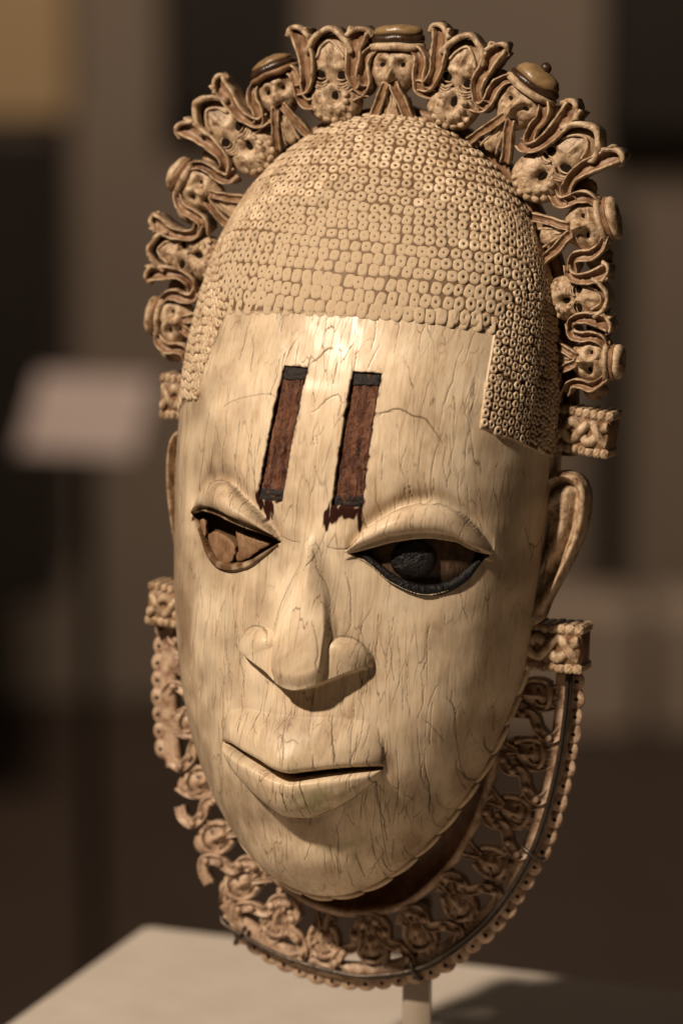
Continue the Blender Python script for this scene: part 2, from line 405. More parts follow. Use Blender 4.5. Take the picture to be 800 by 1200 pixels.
# drawn cracks, kept as a height and dirt map over (u, v)
RS = .5; RU0, RV0 = -250., -470.
CR = np.zeros((int(500/RS), int(980/RS)), np.float32)
def stamp(pts, w):
    pts = np.asarray(pts); L = np.r_[0, np.cumsum(np.linalg.norm(np.diff(pts, axis=0), axis=1))]
    s = np.arange(0, L[-1], .35)
    if len(s) < 3: return
    x = np.interp(s, L, pts[:, 0]); y = np.interp(s, L, pts[:, 1])
    ww = w*(.35+.65*np.sin(np.pi*np.clip(s/L[-1], .02, .98))**.6)*(1+.3*rng.normal(size=len(s)).cumsum()/np.sqrt(len(s)))
    i0 = ((x-RU0)/RS); j0 = ((y-RV0)/RS)
    for a in range(-4, 5):
        for b in range(-4, 5):
            ii = np.floor(i0).astype(int)+a; jj = np.floor(j0).astype(int)+b
            dd = np.hypot(ii+.5-i0, jj+.5-j0)*RS
            val = np.clip(1.25-dd/np.maximum(ww, .35), 0, 1)
            ok = (ii >= 0) & (jj >= 0) & (ii < CR.shape[0]) & (jj < CR.shape[1])
            np.maximum.at(CR, (ii[ok], jj[ok]), val[ok])
def walk(u, v, length, ang=-90, w=.8, wob=6, branch=.12):
    n = max(4, int(length/1.6)); a = ang; p = [(u, v)]
    for i in range(n):
        a += rng.normal(0, wob); a += (ang-a)*.16
        if rng.random() < .03: a += rng.choice([-26, 26])
        u += 1.6*math.cos(R(a)); v += 1.6*math.sin(R(a)); p.append((u, v))
    stamp(p, w)
    if rng.random() < branch and length > 18:
        k = rng.integers(2, len(p)-2); walk(p[k][0], p[k][1], length*rng.uniform(.2, .5), ang+rng.choice([-1, 1])*rng.uniform(18, 45), w*.75, wob, 0)
def field(n, u0, u1, v0, v1, l0, l1, ang=-90, sp=9, w=(.4, .9)):
    for _ in range(int(n*.66)):
        big = rng.random() < .36
        walk(rng.uniform(u0, u1), rng.uniform(v0, v1), rng.uniform(l0, l1)*(1.9 if big else .9), ang+rng.normal(0, sp*.45), rng.uniform(*w)*(.62 if big else .36), 2.6, .18 if big else 0)
field(26, -140, 165, 130, 243, 14, 70, sp=12)
field(24, 70, 165, 50, 135, 20, 75, sp=7)
field(20, -150, -70, 40, 125, 20, 75, sp=7)
field(12, -15, 28, 0, 150, 10, 30, sp=25, w=(.35, .6))
field(34, 40, 190, -200, -60, 16, 75, sp=10)
field(26, -165, -50, -200, -60, 12, 50, sp=10, w=(.35, .6))
field(30, 85, 190, -340, -180, 16, 80, sp=9)
field(16, -160, -95, -340, -180, 12, 50, sp=9, w=(.35, .6))
field(26, -80, 95, -255, -195, 10, 40, sp=12, w=(.5, 1.0))
field(16, -85, 95, -315, -262, 8, 34, sp=14)
field(46, -90, 120, -400, -330, 12, 48, sp=9, w=(.4, .75))
field(60, -120, 130, 252, 300, 10, 40, sp=10, w=(.35, .7))
for ln, w in ((R_TOP[1:-1], .55), (L_TOP[1:], .55), ([(-72, -121), (-62, -114), (-48, -112), (-36, -116), (-31, -128)], .6), ([(40, -118), (47, -111), (57, -110), (70, -117), (81, -131)], .6),
              ([(-94, -246), (-97, -240), (-98, -230)], .6), ([(99, -250), (103, -240), (103, -228)], .6),
              (M_LOW[1:-1], 1.0), (L_LO[2:-2], .4), ([(-32, -6), (-18, -10), (-6, -11)], .6), ([(26, -12), (40, -13), (52, -8), (62, 6)], .75)):
    q = catmull(ln, 60); stamp(q + np.c_[.5*vnoise(q[:, 0], q[:, 1], 7, 71), .5*vnoise(q[:, 0], q[:, 1], 7, 72)], w)
for rw in range(0):                       # worn outlines of the lowest curls
    for cx in np.arange(-135, 165, 14.0):
        x0 = cx + (7 if rw % 2 else 0) + rng.normal(0, 1.2); y0 = 249 + rw*17 + rng.normal(0, 1.5)
        if rng.random() < .2: continue
        hgt_ = rng.uniform(13, 22)
        stamp(catmull([(x0-6.5, y0+hgt_), (x0-7, y0+hgt_*.5), (x0-5.5, y0+3), (x0, y0-1), (x0+5.5, y0+3), (x0+7, y0+hgt_*.5)], 24) + rng.normal(0, .3, (24, 2)), .42)
for pts, w in (([(66, 138), (75, 144), (89, 148), (104, 142), (118, 138), (130, 124), (139, 112)], 1.2),
               ([(-124, 128), (-110, 137), (-93, 143), (-70, 149), (-56, 148), (-48, 138)], .8),
               ([(-22, 186), (-10, 196), (-2, 206), (4, 207)], .9), ([(-50, 184), (-47, 200), (-41, 214)], 1.1), ([(48, 188), (52, 203), (57, 216)], .8),
               ([(33, 152), (26, 150), (20, 158), (8, 152), (-2, 140), (-8, 136)], .8), ([(64, 140), (72, 143), (84, 145)], .9),
               ([(60, 38), (62, 20), (66, 8), (70, -4)], 1.3), ([(14, -22), (18, -36), (28, -52), (34, -70), (37, -90), (39, -110)], .9),
               ([(46, -38), (52, -56), (55, -76), (57, -96), (54, -108)], .9), ([(10, -14), (13, -24), (6, -34)], .9),
               ([(22, -92), (29, -108), (33, -126), (32, -140), (36, -150)], 1.0), ([(-2, -30), (-14, -56), (-24, -84), (-29, -112)], .55),
               ([(-10, -226), (-4, -233), (0, -246), (2, -262)], 1.0), ([(-12, -231), (-6, -227), (0, -234), (8, -230), (15, -233)], .7),
               ([(0, -282), (-2, -300), (0, -318)], .9), ([(44, -202), (48, -220), (54, -240), (55, -252)], 1.2), ([(92, -212), (97, -232), (103, -246)], .9),
               ([(5, -12), (8, -26), (4, -40)], .6)):
    stamp(catmull(pts, len(pts)*6) + rng.normal(0, .25, (len(pts)*6, 2)), w*.7)

def build_face(parent):
    NV, NU = 1060, 700
    # even spacing along the outline and across
    vv = VC + HH*np.sin(np.linspace(-math.pi/2, math.pi/2, 4001)); uu = fU(vv)
    L = np.r_[0, np.cumsum(np.hypot(np.diff(vv), np.diff(uu)*.8))]
    v1 = np.interp(np.linspace(0, L[-1], NV), L, vv)
    ph = np.linspace(-math.pi/2, math.pi/2, 4001)
    ne = np.where(ph < 0, NEL, NER)
    cu = np.sign(np.sin(ph))*np.abs(np.sin(ph))**(2/ne); cw = np.abs(np.cos(ph))**(2/ne)
    L2 = np.r_[0, np.cumsum(np.hypot(np.diff(cu), np.diff(cw)))]
    t = np.linspace(0, L2[-1], NU); cu = np.interp(t, L2, cu); cw = np.interp(t, L2, cw)
    u = fU(v1)[:, None]*(cu*np.where(cu < 0, UL, 1.0))[None]; v = np.repeat(v1[:, None], NU, 1); w0 = fB(v1)[:, None] + fW(v1)[:, None]*cw[None]
    d = disp(u, v)
    edge = np.clip(cw, 0, 1)[None]**.5
    d = d*sm(0, .35, edge) - 4.5*gs(cw, .20, .05)[None]*sm(-110, -150, v)
    i = np.clip(((u-RU0)/RS-.5), 0, CR.shape[0]-1.01); j = np.clip(((v-RV0)/RS-.5), 0, CR.shape[1]-1.01)
    a, b = i.astype(int), j.astype(int); f, g = i-a, j-b
    cr = (CR[a, b]*(1-f)*(1-g)+CR[a+1, b]*f*(1-g)+CR[a, b+1]*(1-f)*g+CR[a+1, b+1]*f*g)
    sd = np.maximum(strip_d(u, v, STRIPS[0]), strip_d(u, v, STRIPS[1]))
    hd = hair_d(u, v)
    _, o1 = eye(u, v, R_TOP, R_LE, R_LO, 2, 17); _, o2 = eye(u, v, L_TOP, L_LE, L_LO, 8, 30)
    cr = cr*(sd < 0)*(1-o1)*(1-o2)
    w = w0 + d - .9*cr*sm(0, .4, edge)
    green = 1.0*np.exp(-((u-42)/40)**2-((v+300)/22)**2) + .9*np.exp(-((u-60)/38)**2-((v+365)/22)**2) + .4*np.exp(-((u-15)/50)**2-((v+250)/16)**2)
    brown = .93*sm(-1, 3, hd)*(1-.16*np.exp(-((u-5)/125)**2-((v-285)/90)**2))
    wig = 3*vnoise(u, v, 7, 21)+2*vnoise(u, v, 3, 22)
    stn = .9*sm(-2.6, .6, sd+wig*.55)
    drip = np.zeros_like(u)
    for cx, cy, ww, hh in ((-52, 24, 9, 16), (-64, 34, 6, 16), (30, 30, 7, 16), (44, 30, 15, 9), (22, 18, 4, 14), (58, 26, 3, 22)):
        q = ((u-cx)/ww)**2 + ((v-cy)/hh)**2
        drip = np.maximum(drip, sm(1.1, .5, q + .5*vnoise(u*1.5, v*.5, 4, 31)))
    stn = np.maximum(stn, drip*.92)
    brown = brown + .65*(o1 | o2) + .35*np.exp(-((u-101)/9)**2-((v+250)/10)**2)
    tear = .5*np.exp(-((u-60)/14)**2-((v+26)/7)**2) + .5*np.exp(-((u+44)/14)**2-((v+26)/7)**2) + .25*np.exp(-((u+150)/16)**2-((v+26)/22)**2)
    brown = brown + tear*.6*(vnoise(u, v, 6, 41)*.5+.6)
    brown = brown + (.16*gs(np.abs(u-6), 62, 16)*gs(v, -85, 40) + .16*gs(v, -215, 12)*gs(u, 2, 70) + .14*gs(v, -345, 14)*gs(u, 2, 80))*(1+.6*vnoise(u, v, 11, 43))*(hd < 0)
    eO, eE = pchip(u, L_LO), pchip(u, L_LE); inl = (u > -163) & (u < -35)
    brown = brown + np.where(inl, .62*sm(-2.5, .5, v-eO)*sm(11, 8, v-eO) + .62*sm(-12, -9, v-eE)*sm(1.5, -.5, v-eE), 0)*(.8+.5*vnoise(u, v, 8, 47))
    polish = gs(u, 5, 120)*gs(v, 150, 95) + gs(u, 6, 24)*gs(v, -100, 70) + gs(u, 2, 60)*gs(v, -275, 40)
    brown = brown + np.clip((.17+.20*sm(40, -170, u)+.06*sm(-150, -350, v))*(1-.8*polish)*(1+.7*sm(.70, 1.0, np.abs(cu))[None])*(1+.6*vnoise(u, v, 38, 45)+.5*vnoise(u, v*.5, 12, 46)), 0, .55)*(hd < 0)  # patina plus painted light falloff: left cheek, lower face and edges darker
    G3 = [np.stack([u, v, w], -1)]
    # rim turned back behind the edge
    for k, dw in ((.992, -9), (.975, -16), (.90, -17)):
        pass
    cols = [(0, .993, -9), (0, .975, -17), (0, .90, -19)]
    left = np.stack([np.stack([u[:, 0]*s, VC+(v[:, 0]-VC)*(1-(1-s)*.5), w[:, 0]+dw], -1) for _, s, dw in reversed(cols)], 1)
    right = np.stack([np.stack([u[:, -1]*s, VC+(v[:, -1]-VC)*(1-(1-s)*.5), w[:, -1]+dw], -1) for _, s, dw in cols], 1)
    P = np.concatenate([left, G3[0], right], 1); n, m = P.shape[:2]
    A = np.stack([cr, np.clip(green, 0, 1), np.clip(brown, 0, 1), np.clip(stn, 0, 1)], -1)
    A = np.concatenate([np.zeros((n, 3, 4)), A, np.zeros((n, 3, 4))], 1)
    V = P.reshape(-1, 3).copy(); V[:, 1] += VO; V *= PX
    idx = np.arange(n*m).reshape(n, m)
    Q = np.stack([idx[:-1, :-1], idx[:-1, 1:], idx[1:, 1:], idx[1:, :-1]], -1).reshape(-1, 4)
    me = bpy.data.meshes.new('face'); me.vertices.add(len(V)); me.vertices.foreach_set('co', V.astype(np.float32).ravel())
    me.loops.add(Q.size); me.loops.foreach_set('vertex_index', Q.astype(np.int32).ravel())
    me.polygons.add(len(Q)); me.polygons.foreach_set('loop_start', np.arange(0, Q.size, 4, dtype=np.int32))
    me.polygons.foreach_set('use_smooth', np.ones(len(Q), bool))
    me.update(calc_edges=True)
    at = me.attributes.new('wear_shade', 'FLOAT_COLOR', 'POINT'); at.data.foreach_set('color', A.reshape(-1, 4).astype(np.float32).ravel())
    a2 = me.attributes.new('rust', 'FLOAT', 'POINT'); a2.data.foreach_set('value', A[..., 3].astype(np.float32).ravel())
    me.materials.append(M_FACE)
    o = bpy.data.objects.new('face', me); col.objects.link(o); o.parent = parent
    return o, np.stack([u, v, w], -1), v1

# ------------------------------------------------------------------ the mask
mask = bpy.data.objects.new('ivory_mask', None); col.objects.link(mask)
MROT = (Euler((R(78), 0, 0)).to_matrix() @ Euler((0, 0, R(-4))).to_matrix() @ Euler((R(8), 0, 0)).to_matrix() @ Euler((0, R(-18), 0)).to_matrix())
mask.rotation_euler = MROT.to_euler()
mask.location = MASK_C + MROT @ Vector((0, -VO*PX, 0))
mask.empty_display_size = .02
tag(mask, 'carved ivory pendant mask with crown of bearded heads and openwork collar', 'mask')
def to_world(u, v, w): return MASK_C + MROT @ Vector((u*PX, v*PX, w*PX))
face, FG, FV = build_face(mask)
face['label'] = 'smooth cracked ivory face with two dark inlaid forehead strips'

# hair curls -----------------------------------------------------------------
def curl_mesh(name, hole, flat, mat=M_CURL):
    rings = [(1.0, -.55), (.93, .12 if not flat else .16), (.72, .36 if not flat else .32), (max(hole+.16, .3), .36 if not flat else .36), (hole, .15 if not flat else .22), (hole*.75, -.35)]
    m = 12 if flat else 8; V = []; F = []; M = []
    for r, z in rings:
        for j in range(m):
            a = 2*math.pi*(j+.5)/m
            k = r/(abs(math.cos(a))**4+abs(math.sin(a))**4)**.25*.97 if flat and r > .6 else r
            V.append((math.cos(a)*k, math.sin(a)*k, z))
    F = [tuple(f) for f in quads(len(rings), m, True)]
    M = [0]*(m*(len(rings)-2)) + [1]*m
    F.append(tuple((len(rings)-1)*m+j for j in range(m))); M.append(1)
    me = bpy.data.meshes.new(name); me.from_pydata(V, [], F); me.materials.append(mat); me.materials.append(M_HOLE)
    me.polygons.foreach_set('material_index', np.array(M, np.int32)); me.polygons.foreach_set('use_smooth', np.ones(len(F), bool)); me.update()
    return me
CURLS = [curl_mesh('hair_curl', .27, False, M_CURL_D), curl_mesh('hair_curl', .22, False), curl_mesh('hair_curl', .14, True), curl_mesh('hair_curl', .05, True)]
def place_curls():
    step = 3
    g = FG[:, ::step]; n, m = g.shape[:2]; mid = m//2
    dP = np.linalg.norm(np.diff(g[:, :, [0, 2]], axis=1), axis=2)
    P = np.concatenate([np.zeros((n, 1)), np.cumsum(dP, 1)], 1); P = P - P[:, mid:mid+1]
    mp = g[:, mid, 1:]; Q = np.r_[0, np.cumsum(np.linalg.norm(np.diff(mp, axis=0), axis=1))]
    Q = Q - np.interp(246, FV, Q)
    out = []
    def at(p, q):
        r = np.interp(q, Q, np.arange(n)); i = int(np.clip(r, 0, n-2)); f = r-i
        row = P[i]*(1-f)+P[i+1]*f
        if p < row[2] or p > row[-3]: return None
        c = np.interp(p, row, np.arange(m)); j = int(min(c, m-2)); k = c-j
        s = lambda i, j: g[i, j]
        x = (s(i, j)*(1-k)+s(i, j+1)*k)*(1-f)+(s(i+1, j)*(1-k)+s(i+1, j+1)*k)*f
        i0, i1, j0, j1 = max(i-2, 0), min(i+3, n-1), max(j-2, 0), min(j+3, m-1)
        du = s(i, j1)-s(i, j0); dv = s(i1, j)-s(i0, j)
        nn = np.cross(du, dv); nn /= np.linalg.norm(nn)+1e-9
        return x, nn
    b = 6.0
    rows = []
    for k in range(30):
        stepb = 16.5 if k < 3 else 14 if k < 6 else 12.2 if k < 10 else 11.4
        rows.append((178+9.6*k, b, stepb, max(2.3, 7-.42*k))); b += stepb
    for k, (a, bq, sb, p) in enumerate(rows):
        th = np.linspace(0, math.pi, 1500)
        c, s = np.cos(th), np.sin(th)
        px = a*np.sign(c)*np.abs(c)**(2/p); qy = bq*np.abs(s)**(2/p)
        side = np.linspace(-190, 0, 200)[:-1]
        px = np.r_[np.full(199, a), px, np.full(199, -a)]; qy = np.r_[side, qy, side[::-1]]
        Ls = np.r_[0, np.cumsum(np.hypot(np.diff(px), np.diff(qy)))]
        pos = (k % 2)*6.5 + 2
        while pos < Ls[-1]:
            x = np.interp(pos, Ls, px); y = np.interp(pos, Ls, qy)
            onside = sm(20, -5, np.array(y - bq*.35)) if k > 0 else 0
            x0 = np.interp(pos+.5, Ls, px)-x; y0 = np.interp(pos+.5, Ls, qy)-y
            vertical = abs(y0) > abs(x0)
            pitch = 10.6 if vertical else 12.8
            r = at(x+rng.normal(0, .5), y+rng.normal(0, .5)); pos += pitch*rng.uniform(.95, 1.05)
            if r is None: continue
            pt, nn = r
            hd = float(hair_d(np.array(pt[0]), np.array(pt[1])))
            if hd < 2.5 or nn[2] < -.15: continue
            tdir = np.array([x0, y0]); tdir /= np.linalg.norm(tdir)+1e-9
            # row direction on the surface
            uvec = np.array([1., 0, 0]); uvec -= nn*uvec.dot(nn); uvec /= np.linalg.norm(uvec)
            vvec = np.cross(nn, uvec)
            rx = uvec*tdir[0]+vvec*tdir[1]; ry = np.cross(nn, rx)
            worn = math.exp(-((pt[0]-5)/125)**2-((pt[1]-275)/95)**2)
            lr = pitch*.5*1.12; lc = (sb if not vertical else 9.6)*.5*(1.19 if not vertical else 1.16)
            out.append((pt, nn, rx, ry, lr, lc, worn, abs(nn[2])*lr*lc))
    # tongues that hang over the straight hairline
    for uu in np.arange(-138, 168, 13.2):
        vh = float(pchip(np.array(uu), [(-180, 230), (-142, 232), (-54, 241), (9, 245), (75, 248), (130, 244), (170, 239), (200, 236)]))
        w = float(surf(np.array([uu]), np.array([vh+6]))[0])
        nn = np.array([uu/600, .33, 1]); nn /= np.linalg.norm(nn)
        rx = np.array([1., 0, 0]); rx -= nn*rx.dot(nn); rx /= np.linalg.norm(rx); ry = np.cross(nn, rx)
        out.append((np.array([uu+rng.normal(0, .6), vh+6+rng.normal(0, 1.2), w-.5]), nn, rx, ry, 6.5, 11, .98 if abs(uu) < 110 else .6, 90))
    for sgn in (-1, 1):
        for vv in np.arange(138, 232, 11):
            ue = (-169+(vv-127)*.2) if sgn < 0 else 171
            ue = ue + sgn*2
            w = float(surf(np.array([ue+sgn*4.]), np.array([float(vv)]))[0])
            nn = np.array([sgn*.75, .12, .8]); nn /= np.linalg.norm(nn)
            rx = np.array([0, 1., 0]); rx -= nn*rx.dot(nn); rx /= np.linalg.norm(rx); ry = np.cross(nn, rx)
            out.append((np.array([ue, vv, w]), nn, rx, ry, 5.4, 5, .3, 30))
    for vv in np.arange(132, 246, 10.5):          # the slanting left edge of the forehead panel
        ue = float(np.interp(vv, [127, 177, 228, 245], [-169, -160, -143, -140])) - 5
        while ue > -186:
            w = float(surf(np.array([ue]), np.array([float(vv)]))[0])
            nn = np.array([-.72, .15, .8]); nn /= np.linalg.norm(nn)
            rx = np.array([0, 1., 0]); rx -= nn*rx.dot(nn); rx /= np.linalg.norm(rx); ry = np.cross(nn, rx)
            out.append((np.array([ue+rng.normal(0, .5), vv+rng.normal(0, .6), w]), nn, rx, ry, 5.6, 6, .3, 35)); ue -= 8.5
    return out
cl = place_curls(); cl.sort(key=lambda c: -c[7])
rest = MB(); rest_d = MB()
for k, (pt, nn, rx, ry, lr, lc, worn, size) in enumerate(cl):
    t = worn + rng.normal(0, .10)
    me = CURLS[0 if t < .17 else 1 if t < .42 else 2 if t < .74 else 3]
    hz = 5.4*(1-.45*min(1, worn))
    sz = rng.normal(1, .03)*(.93 if t > .42 else 1.0); jr = sz*rng.uniform(.90, 1.06); jc = sz*rng.uniform(.88, 1.12)
    c = pt + nn*(.1 - .15*worn + rng.normal(0, .2))
    tw = rng.normal(0, .16); rx, ry = rx*math.cos(tw)+ry*math.sin(tw), ry*math.cos(tw)-rx*math.sin(tw)
    X, Y, Z = rx*lr*jr, ry*lc*jc, nn*hz
    if k < 300:
        o = bpy.data.objects.new('hair_curl', me); col.objects.link(o); o.parent = face
        Mx = Matrix(((X[0], Y[0], Z[0], c[0]), (X[1], Y[1], Z[1], c[1]+VO), (X[2], Y[2], Z[2], c[2]), (0, 0, 0, 1)))
        S4 = Matrix.Scale(PX, 4)
        o.matrix_local = S4 @ Mx
    else:
        V = np.array([v.co[:] for v in me.vertices])
        (rest_d if me is CURLS[0] else rest).add(c + V[:, :1]*X + V[:, 1:2]*Y + V[:, 2:]*Z, [tuple(p.vertices) for p in me.polygons], [p.material_index for p in me.polygons])
ro = rest.build('hair_curls', [M_CURL, M_HOLE], face, mask_space=True); ro['kind'] = 'stuff'
rd = rest_d.build('hair_curls', [M_CURL_D, M_HOLE], face, mask_space=True); rd['kind'] = 'stuff'

# forehead inlays ------------------------------------------------------------
def conform(fu, fv, n, m, raise_, thick=8, nz=0.6, seed=1):
    """closed slab following the face; fu, fv map (s,t) in 0..1 to the face plane"""
    s, t = np.meshgrid(np.linspace(0, 1, n), np.linspace(0, 1, m), indexing='ij')
    u = fu(s, t); v = fv(s, t)
    wt = base_w(u, v)+raise_(u, v, s, t)+nz*vnoise(u, v, 4, seed)+nz*vnoise(u, v, 11, seed+1)
    V = np.concatenate([np.stack([u, v, wt], -1).reshape(-1, 3), np.stack([u, v, wt-thick], -1).reshape(-1, 3)])
    F = [tuple(f) for f in quads(n, m)]
    k = n*m
    brd = [i*m for i in range(n)] + [(n-1)*m+j for j in range(1, m)] + [i*m+m-1 for i in range(n-2, -1, -1)] + [j for j in range(m-2, 0, -1)]
    F += [(brd[i], brd[(i+1) % len(brd)], brd[(i+1) % len(brd)]+k, brd[i]+k) for i in range(len(brd))]
    return V, F
for si, (a, b_, c, d_) in enumerate(STRIPS):
    fu = lambda s, t, a=a, b=b_, c=c, d=d_: (d[0]+(a[0]-d[0])*t)*(1-s) + (c[0]+(b[0]-c[0])*t)*s + .8*vnoise(t*150, s*10, 9, 60+si)
    fv = lambda s, t, a=a, b=b_, c=c, d=d_: (d[1]+(a[1]-d[1])*t)*(1-s) + (c[1]+(b[1]-c[1])*t)*s
    sh = lambda lo, hi, f: (lambda s, t: f(s, lo+(hi-lo)*t))
    dg = lambda u, v, s, t: 4*np.exp(-(np.maximum(v+9, 0)/75)**2)
    V, F = conform(sh(.01, .99, lambda s, t: fu(.04+.92*s, t)), sh(.01, .99, lambda s, t: fv(.04+.92*s, t)), 18, 90, lambda u, v, s, t: dg(u, v, s, t)-4.0-1.6*(2*s-1)**2, nz=1.0, seed=70+si)
    st = MB().add(V, F).build('forehead_inlay', [M_STRIP], face, mask_space=True)
    st['label'] = 'rusty red-brown inlaid strip on the forehead'
    for lo, hi in ((-.01, .085), (.905, 1.0)):
        V, F = conform(sh(lo, hi, fu), sh(lo, hi, fv), 12, 12, lambda u, v, s, t: dg(u, v, s, t)-2.6-1.0*(2*s-1)**2-1.2*(2*t-1)**4, nz=.8, seed=80+si)
        MB().add(V, F).build('inlay_end', [M_IRON2], face, mask_space=True)

# eyes -----------------------------------------------------------------------
def w_at(u, v): return float(base_w(np.array([float(u)]), np.array([float(v)]))[0])
pn = lambda V: V + np.c_[0*V[:, 0], 0*V[:, 0], .8*vnoise(V[:, 0], V[:, 1], 5, 90)+.5*vnoise(V[:, 0], V[:, 1], 2.5, 91)]
V, F = ell((114, -20, w_at(114, -20)-13), (25, 23, 12), 18, 36, pn)
V[:, 2] -= (V[:, 0]-114)*.30
MB().add(V, F).build('pupil', [M_IRON], face, mask_space=True)['label'] = 'round black iron pupil'
# eyeball behind the pupil, socket shade painted into its dark colour
V, F = ell((115, -20, w_at(115, -20)-31), (60, 40, 20), 16, 40); V[:, 2] -= (V[:, 0]-115)*.46
keep = MB().add(V, F); keep.build('eyeball', [M_BALL], face, mask_space=True)
def rim_path(pts, n, off, dw):
    q = catmull(pts, n); return np.array([(x, y+off, w_at(x, y)+dw) for x, y in q])
pts = [(57, -19), (68, -24), (82, -35), (97, -46), (115, -54), (132, -57), (150, -53), (165, -42), (176, -27), (185, -15)]
V, F, M = sweep(rim_path(pts, 50, 3.0, -3.5), np.interp(np.linspace(0, 1, 50), [0, .2, .5, .8, 1], [3, 10, 14, 12, 3]), 9, RND)
V[:, 2] += .5*vnoise(V[:, 0], V[:, 1], 4, 92)
MB().add(V, F, M).build('lower_lid_rim', [M_IRON], face, mask_space=True)['label'] = 'black iron lower lid rim'
# broken brown inlay left in the other socket
def chunk(poly, dw, seed, mat=M_INLAY):
    q = catmull(poly, len(poly)*5, True) + np.random.default_rng(seed).normal(0, .5, (len(poly)*5, 2)); n = len(q); c = q.mean(0)
    rings = []
    for k, dz in ((1.0, -7), (1.0, -.8), (.93, 0), (.6, .6), (.25, .4)):
        p = c+(q-c)*k; rings.append(np.c_[p, [w_at(x, y)+dw+dz+.8*float(vnoise(np.array(x), np.array(y), 6, seed)) for x, y in p]])
    V = np.vstack(rings); F = [tuple(f) for f in quads(len(rings), n, True)] + [tuple((len(rings)-1)*n+j for j in range(n))]
    return MB().add(V, F).build('socket_inlay', [mat], face, mask_space=True)
chunk([(-139, -25), (-128, -18), (-112, -20), (-98, -27), (-96, -38), (-103, -49), (-116, -51), (-129, -42)], -10, 5)
chunk([(-97, -10), (-82, -13), (-62, -15), (-50, -18), (-62, -28), (-80, -41), (-94, -45), (-92, -30)], -11, 6)
chunk([(-152, -8), (-145, -8), (-141, -18), (-144, -28), (-151, -20)], -8, 7)

# ears -----------------------------------------------------------------------
def ear(sq, side):
    out = catmull([(217, 50), (223, 68), (241, 77), (261, 72), (272, 51), (270, 11), (257, -30), (239, -72), (229, -100), (210, -104), (210, -65), (213, -35), (214, 15)], 72, True)
    spine = lambda y: np.interp(y, [-104, -70, -30, 20, 77], [220, 224, 231, 240, 244])
    rings = np.r_[np.linspace(1.0, .90, 6), np.linspace(.87, .04, 30)]
    outer = out[4:52]
    def relief(x, y):
        do = np.min(np.hypot(x[:, None]-outer[None, :, 0], y[:, None]-outer[None, :, 1]), 1)
        lob = sm(-95, -55, y)
        z = lob*(8*gs(do, 5, 5) - 6*gs(do, 14.5, 3.5) + 5*gs(do, 25, 6.5)*sm(-60, -20, y)) + (1-lob)*4*gs(do, 10, 9)
        z += -11*gs(x, 225, 6)*gs(y, 2, 24) + 7*gs(x, 216.5, 3.5)*gs(y, -14, 18) + 5*gs(x, 219, 4)*gs(y, 45, 22)
        z += -7*gs(x, 222, 3)*gs(y, -22, 12) - 5*gs(x-(243+(y+40)*.22), 0, 2.2)*gs(y, -40, 22)
        return z*sm(0, 4, do+2)
    pts = []
    for r in rings:
        cx = spine(out[:, 1]*.86); c = np.c_[cx, np.clip(out[:, 1], -85, 60)]
        p = c + (out-c)*r
        pts.append(np.c_[p, relief(p[:, 0], p[:, 1]) - 9*sm(.93, 1.0, r)])
    n = len(out)
    back = pts[0].copy(); back[:, 2] = -20; b2 = back.copy(); b2[:, 0] = spine(out[:, 1]); b2[:, 2] = -22
    rr = [b2, back] + pts
    V = np.vstack(rr); F = quads(len(rr), n, True) + [tuple((len(rr)-1)*n+j for j in range(n))]
    V[:, 2] += 34 - (V[:, 0]-217)*.10
    V[:, 0] = 212 + (V[:, 0]-217)*sq
    if side < 0: V[:, 0] *= -1; F = [tuple(reversed(f)) for f in F]
    V[:, 2] += .5*vnoise(V[:, 0]*2, V[:, 1]*.6, 8, 17)
    return MB().add(V, F).build('ear', [M_CARVE], mask, mask_space=True)
ear(1.03, 1); ear(.60, -1)

# corner blocks --------------------------------------------------------------
def block_meshes():
    b = MB(); b.add(*box((0, 0, -8), (78, 40, 44), 2))
    top = MB()
    for yy in (21.5, -21.5):
        for j in range(8):
            V, F = box((-36+j*10.3, yy+rng.normal(0, .4), -8), (10.6, 10.5, 50+rng.normal(0, 1)), 2.4)
            top.add(V, F)
    g = MB()
    xs = np.linspace(-37, 37, 60)
    for ph in (0, math.pi):
        P = np.c_[xs, 10.5*np.sin(xs/37*math.pi*1.5+ph), 15+2.5*np.cos(xs/37*math.pi*3+ph)]
        V, F, M = sweep(P, 11.5, 8, RND); g.add(V, F, M)
        P2 = P.copy(); P2[:, 2] += 3.0; V, F, M = sweep(P2, 2.2, 2.0, RND); g.add(V, F, M)
    for x in (-25, 0, 25):
        g.add(*ell((x, 0, 14), (5, 4.5, 4), 6, 10))
    return b, top, g
blk = block_meshes(); first = None
BLOCKS = [(251, 123, -3, .86, 1.0), (-236, 113, 3, .70, 1.0), (233, -130, 2, 1.0, 1.05), (-230, -137, -2, .80, .95)]
bm_ = None
for i, (x, y, rot, sx, sy) in enumerate(BLOCKS):
    if i == 0:
        b0 = blk[0].build('corner_block', [M_STAIN_SHADE], mask); t0 = blk[1].build('rope_moulding', [M_CARVE], b0, smooth=False); g0 = blk[2].build('interlace', [M_CARVE], b0)
        bm_ = (b0, t0, g0); o = b0
    else:
        o = bm_[0].copy(); col.objects.link(o)
        for ch in bm_[1:]:
            c = ch.copy(); col.objects.link(c); c.parent = o
    o.location = (x*PX, (y+VO)*PX, (4 if y > 0 else 8)*PX); o.rotation_euler = (0, 0, R(rot)); o.scale = (sx, sy, 1)

